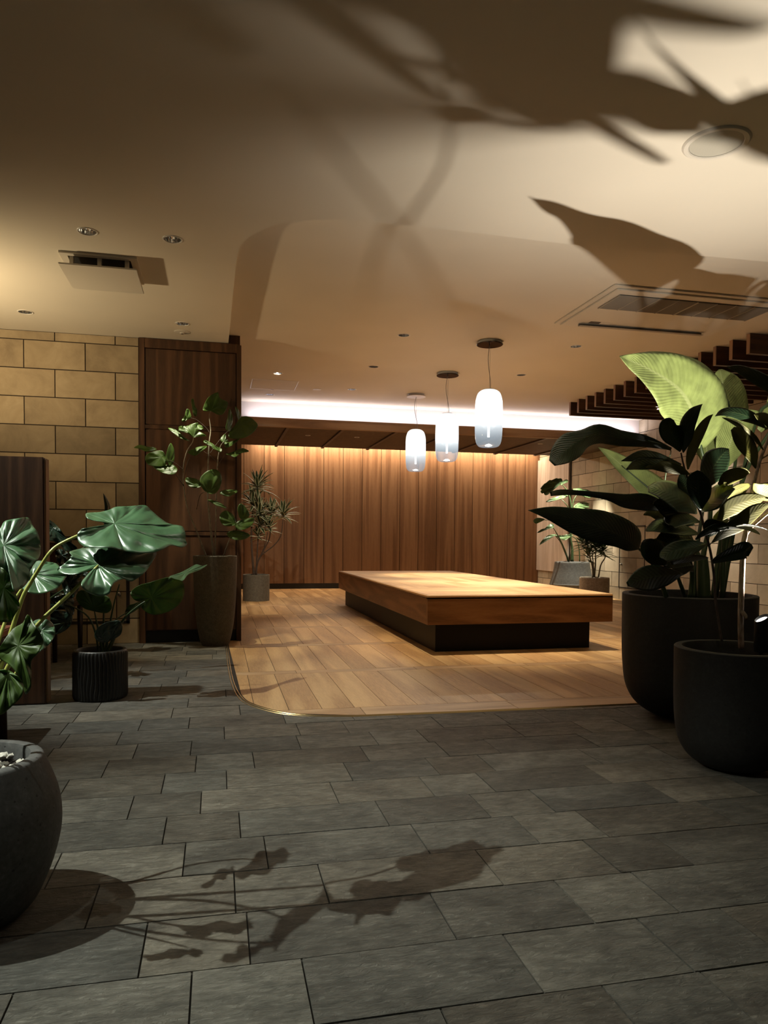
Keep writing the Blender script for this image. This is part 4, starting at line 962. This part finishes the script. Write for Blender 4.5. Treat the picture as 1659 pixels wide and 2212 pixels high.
# ---- corner plants
c = (6.19, 12.0, 0)
P6 = thing('potted_monstera', 'monstera in a broad faceted grey stone pot in the far right corner', 'potted plant', c)
pot(P6, c, [(.26, 0), (.38, .20), (.385, .24), (.33, .45), (.305, .615)], .275, M['pot_stone'], .58, 14)
K6 = (1130, 980, 6.144)
for cc, out in (((500, 400), [(230, 460), (280, 400), (300, 390), (350, 350), (375, 352), (440, 325), (465, 330), (510, 330), (520, 370), (480, 420), (455, 430), (430, 460), (405, 462), (370, 500), (350, 500), (330, 545), (290, 550), (270, 520), (250, 530), (230, 500), (245, 480)]),
                ((520, 395), [(500, 380), (560, 345), (595, 350), (590, 380), (540, 400), (500, 420)]),
                ((500, 595), [(300, 640), (360, 600), (440, 570), (560, 545), (600, 560), (540, 590), (460, 610), (360, 640)]),
                ((720, 535), [(660, 470), (700, 462), (760, 460), (800, 474), (850, 475), (880, 490), (910, 500), (915, 530), (930, 560), (880, 590), (860, 572), (820, 580), (800, 556), (780, 540), (700, 510)]),
                ((690, 700), [(670, 700), (720, 660), (800, 640), (850, 650), (880, 670), (870, 695), (880, 720), (800, 735), (700, 725)]),
                ((285, 880), [(135, 890), (190, 850), (290, 870), (240, 900), (170, 930)]),
                ((395, 975), [(180, 1050), (250, 1000), (280, 1000), (330, 950), (390, 930), (410, 980), (330, 1000), (300, 1000), (240, 1040)]),
                ((430, 1085), [(210, 1215), (260, 1140), (340, 1080), (440, 1070), (380, 1110), (300, 1150), (240, 1200)]),
                ((640, 1090), [(420, 1080), (520, 1085), (600, 1070), (660, 1085), (610, 1120), (540, 1150), (460, 1110)])):
    leaf_poly(P6, conv([cc], *K6)[0], conv(out, *K6), 11.7 if cc[0] < 450 else 12.0, L['monst'], .3, -.8, .05, .02, 6, veins=9, n=3, groove=.01)
for pts in ([(650, 1430, 12.0, .030), (650, 1250, 12, .022), (630, 1120, 12, .02), (645, 900, 12, .02), (640, 720, 12, .016), (600, 520, 12, .012), (510, 400, 12, .006)],
            [(600, 1430, 12, .016), (560, 1300, 11.9, .014), (480, 1120, 11.8, .012), (400, 980, 11.7, .006)],
            [(610, 1430, 12, .014), (560, 1320, 11.9, .012), (500, 1180, 11.85, .01), (430, 1090, 11.75, .006)],
            [(750, 1430, 12, .012), (745, 1280, 12, .010), (715, 1150, 12, .009), (640, 1090, 12, .006)],
            [(650, 760, 12, .010), (670, 620, 12, .009), (720, 540, 12, .005)], [(650, 800, 12, .010), (700, 690, 12, .008), (700, 700, 12, .005)],
            [(640, 780, 12, .010), (570, 670, 11.95, .008), (500, 598, 12, .005)], [(645, 900, 12, .010), (450, 890, 11.8, .007), (285, 880, 11.7, .004)]):
    stalk(P6, [(*conv([(p[0], p[1])], *K6)[0], p[2], p[3]) for p in pts], M['stem_green'], 'stem')
c = (6.17, 11.16, 0)
P7 = thing('potted_palm', 'small feathery palm in a low round beige pot beside the faceted grey pot', 'potted plant', c)
pot(P7, c, [(.215, 0), (.238, .05), (.246, .2), (.245, .378)], .228, M['pot_beige'], .35)
for i, (u, v, n_, ln) in enumerate(((850, 1200, 30, .26), (960, 1220, 34, .28), (900, 1160, 26, .24), (1060, 1290, 26, .24), (870, 1370, 18, .20), (1010, 1250, 24, .24), (790, 1180, 20, .22))):
    x_, y_ = conv([(u, v)], *K6)[0]; rosette(P7, at(x_, y_, 11.15+.05*(i % 3)), n_, ln, .042, .9, L['palm'], 60+i, (-.3, 1.2), .14)
for pts in ([(930, 1640, 11.16, .018), (920, 1500, 11.16, .014), (880, 1350, 11.16, .010), (855, 1210, 11.16, .007)], [(945, 1640, 11.16, .016), (960, 1450, 11.16, .012), (960, 1230, 11.16, .008)],
            [(1000, 1640, 11.16, .014), (1030, 1480, 11.16, .011), (1090, 1370, 11.16, .009), (1060, 1290, 11.16, .007)], [(940, 1600, 11.16, .010), (930, 1450, 11.16, .010), (900, 1170, 11.16, .006)]):
    stalk(P7, [(*conv([(p[0], p[1])], *K6)[0], p[2], p[3]) for p in pts], M['bark_grey'], 'stem')

# ---- big right planter: bird of paradise
c = (2.642, 3.70, 0)
P8 = thing('potted_bird_of_paradise', 'giant-leaved bird of paradise in the taller black rounded planter, the one farther back', 'potted plant', c)
pot(P8, c, [(.15, 0), (.22, .02), (.292, .075), (.335, .155), (.352, .25), (.361, .40), (.364, .695)], .325, M['pot_dark'], .62, 96)
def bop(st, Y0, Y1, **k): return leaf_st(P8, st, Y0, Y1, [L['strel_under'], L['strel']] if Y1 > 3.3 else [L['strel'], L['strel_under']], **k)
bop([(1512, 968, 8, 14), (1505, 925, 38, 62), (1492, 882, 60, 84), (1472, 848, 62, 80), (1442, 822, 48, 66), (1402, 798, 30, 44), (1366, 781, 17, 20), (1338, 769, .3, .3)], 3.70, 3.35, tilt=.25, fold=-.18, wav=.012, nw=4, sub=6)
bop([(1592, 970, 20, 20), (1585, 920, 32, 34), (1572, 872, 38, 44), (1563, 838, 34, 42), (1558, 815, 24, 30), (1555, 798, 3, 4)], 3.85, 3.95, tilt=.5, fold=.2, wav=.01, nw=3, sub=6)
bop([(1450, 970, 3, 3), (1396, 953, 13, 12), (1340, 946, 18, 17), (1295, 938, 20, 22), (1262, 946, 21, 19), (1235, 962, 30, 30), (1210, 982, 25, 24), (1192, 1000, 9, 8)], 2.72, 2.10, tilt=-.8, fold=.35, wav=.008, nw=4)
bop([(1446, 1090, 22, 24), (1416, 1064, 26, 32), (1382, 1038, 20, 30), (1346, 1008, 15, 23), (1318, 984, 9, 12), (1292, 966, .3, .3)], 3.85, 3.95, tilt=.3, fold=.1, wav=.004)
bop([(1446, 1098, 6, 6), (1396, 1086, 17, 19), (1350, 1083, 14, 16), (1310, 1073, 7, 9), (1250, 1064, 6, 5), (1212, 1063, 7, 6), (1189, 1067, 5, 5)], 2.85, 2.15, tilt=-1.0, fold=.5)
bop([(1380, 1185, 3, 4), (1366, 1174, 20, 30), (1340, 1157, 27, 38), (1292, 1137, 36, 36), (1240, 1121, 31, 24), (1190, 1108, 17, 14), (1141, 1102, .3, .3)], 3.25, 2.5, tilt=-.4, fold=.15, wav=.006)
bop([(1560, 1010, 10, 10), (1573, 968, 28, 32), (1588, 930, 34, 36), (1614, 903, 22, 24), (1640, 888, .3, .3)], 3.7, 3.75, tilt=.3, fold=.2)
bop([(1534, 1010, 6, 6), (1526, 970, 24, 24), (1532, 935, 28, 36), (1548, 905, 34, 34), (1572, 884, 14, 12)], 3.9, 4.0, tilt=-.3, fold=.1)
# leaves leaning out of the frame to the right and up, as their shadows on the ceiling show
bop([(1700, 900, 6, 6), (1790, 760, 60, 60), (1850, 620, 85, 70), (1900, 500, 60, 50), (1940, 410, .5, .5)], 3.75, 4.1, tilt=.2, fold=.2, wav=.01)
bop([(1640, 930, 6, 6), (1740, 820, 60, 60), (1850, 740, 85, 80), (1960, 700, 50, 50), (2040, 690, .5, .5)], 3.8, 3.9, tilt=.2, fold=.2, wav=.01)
def st8(pts, name='stalk'): return stalk(P8, pts, M['stem_green'], name)
st8([(1520, 1292, 3.7, .038), (1519, 1245, 3.7, .036), (1517, 1205, 3.7, .030)], 'trunk')
for pts in ([(1515, 1215, 3.7, .016), (1534, 1120, 3.72, .013), (1530, 1030, 3.72, .010), (1516, 975, 3.7, .009), (1503, 915, 3.69, .008), (1495, 880, 3.66, .006), (1474, 848, 3.58, .005), (1450, 828, 3.56, .002)],
            [(1540, 1292, 3.72, .016), (1552, 1200, 3.75, .013), (1572, 1080, 3.8, .011), (1590, 980, 3.84, .009), (1576, 880, 3.87, .005), (1559, 835, 3.9, .004)],
            [(1480, 1290, 3.55, .012), (1450, 1200, 3.40, .006), (1432, 1100, 3.2, .004), (1440, 1010, 3.0, .003), (1447, 969, 2.76, .0028), (1400, 952, 2.60, .002)],
            [(1525, 1240, 3.72, .016), (1500, 1180, 3.78, .012), (1465, 1110, 3.84, .009), (1440, 1085, 3.85, .006), (1385, 1041, 3.88, .004), (1345, 1008, 3.9, .003)],
            [(1490, 1292, 3.7, .014), (1494, 1230, 3.66, .012), (1470, 1140, 3.3, .004), (1448, 1098, 2.88, .003)],
            [(1440, 1292, 3.50, .013), (1418, 1232, 3.40, .010), (1396, 1203, 3.32, .008), (1378, 1184, 3.25, .006), (1340, 1158, 3.10, .004), (1290, 1137, 2.93, .003)],
            [(1560, 1292, 3.7, .014), (1563, 1180, 3.7, .012), (1570, 1080, 3.7, .010), (1562, 1010, 3.7, .008)],
            [(1500, 1292, 3.74, .014), (1504, 1200, 3.8, .012), (1520, 1090, 3.88, .009), (1534, 1008, 3.9, .006)],
            [(1560, 1290, 3.8, .015), (1610, 1000, 3.8, .012), (1639, 897, 3.8, .011), (1665, 870, 3.8, .010), (1760, 800, 3.83, .006)],
            [(1545, 1290, 3.76, .015), (1600, 1050, 3.76, .012), (1665, 930, 3.76, .010), (1790, 760, 3.85, .005)]):
    st8(pts)

# ---- front right planter: rubber plant
c = (2.241, 2.80, 0)
P9 = thing('potted_rubber_plant', 'rubber plant with glossy dark leaves in the nearest black rounded planter at the right edge', 'potted plant', c)
pot(P9, c, [(.10, 0), (.150, .015), (.200, .055), (.233, .120), (.246, .2), (.252, .32), (.254, .528)], .218, M['pot_dark'], .47, 96)
R_, U_, BO = L['rub'], L['rub_under'], None
def rub(st, Y0, Y1, side='d', **k):
    m = {'d': [L['rub'], L['rub_under']], 'u': [L['rub_under'], L['rub']]}[side]
    if side == 'd': Y1 = Y0+(Y1-Y0)*1.3; k['tilt'] = k.get('tilt', 0)*1.5
    st = [(x_, y_, a_*1.22, b_*1.22) for x_, y_, a_, b_ in st]
    return leaf_st(P9, st, Y0, Y1, m, **k)
for st, Y0, Y1, sd, kw in (
    ([(1469, 976, 1, 1), (1461, 955, 13, 16), (1450, 935, 20, 23), (1446, 917, 17, 20), (1452, 905, 4, 4)], 2.8, 2.75, 'd', dict(tilt=.4, fold=.1)),
    ([(1476, 978, 1, 1), (1479, 948, 10, 13), (1487, 917, 15, 13), (1500, 893, 12, 9), (1510, 880, 5, 4), (1517, 873, .3, .3)], 2.8, 2.72, 'd', dict(tilt=-.5, fold=.2)),
    ([(1486, 1014, 1, 1), (1489, 990, 6, 7), (1502, 955, 10, 9), (1517, 925, 9, 8), (1530, 905, 5, 4), (1540, 895, .3, .3)], 2.8, 2.85, 'u', dict(tilt=1.2, fold=.4)),
    ([(1472, 1003, 1, 1), (1440, 996, 8, 8), (1410, 988, 12, 11), (1380, 986, 10, 10), (1342, 996, .3, .3)], 2.8, 2.6, 'd', dict(tilt=-.7, fold=.3)),
    ([(1472, 1008, 1, 1), (1440, 1003, 7, 8), (1410, 1003, 9, 10), (1378, 1004, 9, 11), (1353, 1014, 1, 1)], 2.8, 2.62, 'd', dict(tilt=-.7, fold=.2)),
    ([(1490, 1025, 1, 1), (1465, 1014, 9, 9), (1435, 1008, 10, 10), (1410, 1007, 6, 5), (1394, 1010, .3, .3)], 2.8, 2.65, 'u', dict(tilt=-.6, fold=.2)),
    ([(1522, 1055, 4, 4), (1535, 1022, 20, 22), (1549, 997, 26, 23), (1564, 979, 14, 14), (1574, 970, 1, 1)], 2.85, 2.95, 'd', dict(tilt=.5, fold=.2)),
    ([(1514, 1102, 1, 1), (1510, 1078, 13, 19), (1508, 1052, 20, 24), (1508, 1032, 18, 20), (1511, 1017, 4, 5)], 2.76, 2.70, 'd', dict(tilt=.1, fold=-.2)),
    ([(1515, 1106, 1, 1), (1535, 1086, 15, 16), (1555, 1067, 17, 16), (1572, 1060, 11, 10), (1588, 1056, .3, .3)], 2.78, 2.74, 'd', dict(tilt=-2.6, fold=.2)),
    ([(1505, 1110, 1, 1), (1482, 1086, 22, 18), (1452, 1068, 19, 22), (1425, 1058, 14, 17), (1400, 1058, 4, 6)], 2.78, 2.66, 'd', dict(tilt=2.2, fold=.2)),
    ([(1512, 1128, 1, 1), (1490, 1122, 9, 8), (1465, 1120, 15, 13), (1448, 1124, 15, 14), (1441, 1132, 4, 4)], 2.76, 2.66, 'd', dict(tilt=2.2, fold=.2)),
    ([(1552, 1047, 2, 2), (1570, 1034, 12, 12), (1590, 1025, 12, 12), (1608, 1020, 8, 9), (1620, 1021, .3, .3)], 2.84, 2.84, 'u', dict(tilt=1.8, fold=.2)),
    ([(1620, 1046, 2, 2), (1600, 1056, 11, 10), (1580, 1066, 9, 8), (1563, 1077, .3, .3)], 2.84, 2.82, 'u', dict(tilt=-1.8, fold=.2)),
    ([(1628, 1044, 1, 1), (1641, 1058, 13, 14), (1662, 1066, 15, 14), (1692, 1077, 3, 3)], 2.82, 2.86, 'u', dict(tilt=1.8, fold=.2)),
    ([(1549, 1129, 1, 1), (1573, 1101, 15, 14), (1605, 1085, 16, 14), (1636, 1077, 9, 10), (1654, 1074, 1, 1)], 2.74, 2.72, 'u', dict(tilt=.8, fold=.2)),
    ([(1538, 1172, 1, 1), (1566, 1150, 10, 9), (1596, 1133, 15, 13), (1626, 1110, 15, 11), (1650, 1095, 8, 6), (1666, 1089, .3, .3)], 2.70, 2.66, 'u', dict(tilt=.8, fold=.25)),
    ([(1537, 1215, 3, 3), (1560, 1206, 10, 7), (1590, 1196, 15, 12), (1611, 1188, 15, 15), (1622, 1192, 8, 9)], 2.72, 2.6, 'd', dict(tilt=.6, fold=-.5)),
    ([(1511, 1154, 1, 1), (1480, 1146, 10, 9), (1450, 1138, 12, 11), (1420, 1136, 11, 12), (1395, 1146, 2, 2)], 2.76, 2.62, 'd', dict(tilt=2, fold=.3)),
    ([(1527, 1175, 1, 1), (1505, 1181, 10, 11), (1480, 1184, 18, 16), (1455, 1190, 18, 16), (1433, 1199, 12, 9), (1426, 1205, .3, .3)], 2.74, 2.55, 'd', dict(tilt=.3, fold=.2)),
    ([(1440, 1222, 1, 1), (1426, 1205, 18, 17), (1408, 1187, 21, 21), (1396, 1172, 13, 12), (1392, 1166, 2, 2)], 2.7, 2.65, 'd', dict(tilt=.4, fold=.2)),
    ([(1530, 1205, 1, 1), (1510, 1203, 6, 4), (1485, 1205, 8, 5), (1448, 1216, 4, 4)], 2.76, 2.66, 'd', dict(tilt=-.6, fold=.2)),
    ([(1632, 1012, 1, 1), (1622, 985, 9, 14), (1608, 960, 14, 18), (1595, 940, 12, 15), (1582, 926, 4, 5)], 2.88, 2.8, 'u', dict(tilt=.3, fold=.35)),
    ([(1655, 926, 1, 1), (1630, 907, 8, 10), (1605, 896, 11, 12), (1580, 890, 9, 9), (1560, 891, 6, 6), (1545, 899, .3, .3)], 2.9, 2.7, 'd', dict(tilt=-.3, fold=.3)),
    ([(1649, 972, 1, 1), (1630, 946, 4, 5), (1605, 925, 5, 6), (1585, 912, 4, 5), (1560, 902, .3, .3)], 2.88, 2.78, 'u', dict(tilt=-1.2, fold=.4)),
    ([(1674, 940, 1, 1), (1655, 907, 8, 10), (1640, 898, 8, 6), (1629, 895, .3, .3)], 2.85, 2.75, 'u', dict(tilt=.3)),
    ([(1720, 880, 1, 1), (1690, 850, 12, 14), (1655, 828, 13, 14), (1622, 810, 11, 12), (1596, 798, 7, 8), (1570, 792, .3, .3)], 2.95, 2.8, 'd', dict(tilt=-.3, fold=.25)),
    ([(1502, 1165, 1, 1), (1520, 1152, 5, 5), (1545, 1140, 7, 8), (1566, 1137, 6, 6), (1574, 1142, 1, 1)], 2.72, 2.66, 'd', dict(tilt=.3)),
    ([(1475, 1240, 1, 1), (1440, 1243, 18, 15), (1405, 1246, 25, 21), (1378, 1254, 18, 17), (1355, 1263, 3, 4)], 2.66, 2.5, 'd', dict(tilt=-.3, fold=.25)),
    ([(1500, 1222, 1, 1), (1480, 1232, 6, 8), (1455, 1238, 8, 8), (1425, 1240, 3, 3)], 2.72, 2.65, 'd', dict(tilt=-.3)),
    ([(1470, 1075, 1, 1), (1478, 1062, 5, 6), (1490, 1062, 8, 10), (1505, 1080, 8, 8), (1508, 1098, 1, 1)], 2.9, 2.92, 'u', dict(tilt=.3)),
    ([(1660, 1020, 1, 1), (1690, 1000, 14, 14), (1730, 990, 16, 16), (1770, 1000, .5, .5)], 2.85, 2.9, 'u', dict(tilt=.3)),
    ([(1700, 900, 1, 1), (1740, 860, 14, 14), (1780, 840, 18, 18), (1830, 835, .5, .5)], 2.85, 2.9, 'u', dict(tilt=.3)),
    ([(1690, 860, 1, 1), (1700, 810, 14, 14), (1725, 760, 18, 18), (1750, 720, .5, .5)], 2.85, 2.8, 'u', dict(tilt=.3)),
    ([(1660, 985, 1, 1), (1700, 955, 14, 14), (1745, 930, 16, 16), (1790, 925, .5, .5)], 2.8, 2.7, 'u', dict(tilt=.3)),
    ([(1500, 1135, 1, 1), (1478, 1122, 14, 14), (1452, 1102, 18, 18), (1430, 1090, 14, 14), (1412, 1088, 3, 3)], 2.80, 2.70, 'd', dict(tilt=.5)),
    ([(1505, 1195, 1, 1), (1484, 1172, 12, 12), (1462, 1160, 16, 15), (1438, 1158, 12, 12), (1418, 1164, 1, 1)], 2.80, 2.72, 'd', dict(tilt=.5)),
    ([(1498, 1235, 1, 1), (1476, 1218, 12, 12), (1452, 1212, 14, 14), (1432, 1220, 6, 6)], 2.80, 2.74, 'd', dict(tilt=.5)),
    ([(1500, 1085, 1, 1), (1485, 1060, 11, 10), (1476, 1040, 11, 11), (1472, 1022, 3, 3)], 2.83, 2.83, 'd', dict(tilt=.5)),
    ([(1690, 1120, 1, 1), (1720, 1060, 20, 20), (1740, 1000, 26, 26), (1750, 950, 18, 18), (1752, 920, .5, .5)], 2.8, 2.55, 'd', dict(tilt=.6)),
    ([(1680, 1180, 1, 1), (1715, 1150, 16, 16), (1755, 1130, 24, 24), (1800, 1125, 16, 16), (1830, 1128, .5, .5)], 2.75, 2.5, 'd', dict(tilt=-.6)),
    ([(1700, 1060, 1, 1), (1745, 1040, 16, 16), (1790, 1030, 24, 24), (1835, 1032, 16, 16), (1860, 1040, .5, .5)], 2.8, 2.7, 'd', dict(tilt=-.6)),
    ([(1465, 1150, 1, 1), (1445, 1165, 8, 8), (1422, 1172, 9, 9), (1400, 1168, .5, .5)], 2.84, 2.84, 'u', dict(tilt=.3)),
    ([(1515, 1060, 1, 1), (1497, 1045, 8, 8), (1478, 1042, 10, 9), (1458, 1048, .5, .5)], 2.88, 2.9, 'u', dict(tilt=.3)),
    ([(1440, 1128, 1, 1), (1425, 1117, 7, 8), (1408, 1108, 7, 8), (1390, 1112, 1, 1)], 2.9, 2.9, 'u', dict(tilt=.3)),
    ([(1550, 1075, 2, 2), (1560, 1100, 5, 5), (1548, 1120, 7, 7), (1537, 1131, .3, .3)], 2.9, 2.9, 'u', dict(tilt=.3))):
    rub(st, Y0, Y1, sd, **kw)
def shade_leaf(parent, a, b_, wd, mats, sag=.03, cup=.2):
    a, b_ = Vector(a), Vector(b_); d = b_-a; side = d.cross(Vector((0, 0, 1))).normalized(); mb = MB(); N = 14; C_ = 7
    for i in range(N+1):
        f = i/N; w_ = wd*(math.sin(PI*f**.85))**.75 if 0 < f < 1 else .001; p = a+d*f+Vector((0, 0, sag*math.sin(PI*f)))
        for j in range(C_): s_ = -1+2*j/(C_-1); mb.v.append(tuple(p+side*s_*w_+Vector((0, 0, cup*abs(s_)*w_))))
    for i in range(N):
        for j in range(C_-1): q = i*C_+j; mb.face([q, q+1, q+C_+1, q+C_], 0, 0, [(i/N, j/6), (i/N, (j+1)/6), ((i+1)/N, (j+1)/6), ((i+1)/N, j/6)])
    return solid(mb.build('leaf', mats, parent, True), .0016, True)
s0 = at(1532, 1160, 2.76)  # extra leaves added edge-on to block the planter beam and shade the ceiling
for dx, dy, dz, wd in ((.06, -.23, .01, .055), (.18, -.14, .03, .05), (-.02, -.13, .06, .05)):
    shade_leaf(P9, s0, s0+Vector((dx, dy, dz)), wd, [L['rub_under'], L['rub']])
for pts, mm in (([(1601, 1400, 2.86, .013), (1600, 1330, 2.86, .013), (1603, 1240, 2.86, .0125), (1606, 1180, 2.86, .012), (1610, 1155, 2.86, .011), (1616, 1110, 2.87, .008), (1625, 1060, 2.88, .0085), (1640, 1000, 2.89, .008), (1655, 960, 2.89, .007), (1680, 900, 2.9, .006), (1725, 870, 2.92, .005)], 'bark_pale'),
            ([(1610, 1157, 2.86, .008), (1622, 1140, 2.86, .0075), (1640, 1124, 2.87, .007), (1664, 1106, 2.88, .0065), (1720, 1080, 2.9, .006)], 'bark_pale'),
            ([(1559, 1385, 2.74, .005), (1552, 1340, 2.74, .005), (1545, 1290, 2.74, .0055), (1543, 1250, 2.74, .0055), (1537, 1205, 2.74, .0055), (1530, 1172, 2.75, .005), (1522, 1145, 2.76, .005), (1514, 1110, 2.77, .005), (1500, 1078, 2.78, .0045), (1488, 1040, 2.8, .004), (1478, 1010, 2.8, .004), (1471, 978, 2.8, .003)], 'bark_dark'),
            ([(1645, 990, 2.89, .004), (1655, 985, 2.87, .004), (1700, 955, 2.8, .003)], 'bark_pale'),
            ([(1531, 1178, 2.75, .003), (1538, 1172, 2.78, .0025)], 'bark_dark')):
    stalk(P9, pts, M[mm], 'stem')
b = MB(); b.tube([at(1603, 1322, 2.85), at(1610, 1330, 2.80), at(1612, 1338, 2.78)], [.010, .009, .007], 12); b.build('pruned_stub', M['bark_dark'], P9, True)

# ---- spotlight standing in the front planter
sx, sy = 2.408, 2.842
t = thing('planter_spotlight', 'black cylindrical spotlight with slanted top stuck in the nearest right planter', 'spotlight', (sx, sy, .47))
b = MB(); R0 = .030; n = 32; zt = .655
for k in range(n):
    a = 2*PI*k/n; sl = math.cos(a)*R0*.62
    b.v += [(sx+R0*.92*math.cos(a), sy+R0*.92*math.sin(a), .50), (sx+R0*math.cos(a), sy+R0*math.sin(a), .53), (sx+R0*math.cos(a), sy+R0*math.sin(a), zt+sl), (sx+R0*.9*math.cos(a), sy+R0*.9*math.sin(a), zt+sl*.9), (sx+R0*.88*math.cos(a), sy+R0*.88*math.sin(a), zt+sl*.9-.012)]
for k in range(n):
    k2 = (k+1) % n
    for i in range(4): b.face([k*5+i, k2*5+i, k2*5+i+1, k*5+i+1])
b.face([k*5 for k in range(n)][::-1])
autosmooth(b.build('housing', M['black'], t), 40)
b = MB(); b.tube([(sx, sy, .505), (sx, sy, .472)], [.008, .008], 10); b.build('spike', M['black'], t)
b = MB(); n0 = 0
b.v = [(sx+R0*.86*math.cos(2*PI*k/24), sy+R0*.86*math.sin(2*PI*k/24), zt+math.cos(2*PI*k/24)*R0*.55-.012) for k in range(24)]; b.face(list(range(24)))
b.build('glass_lens', M['lit'], t)
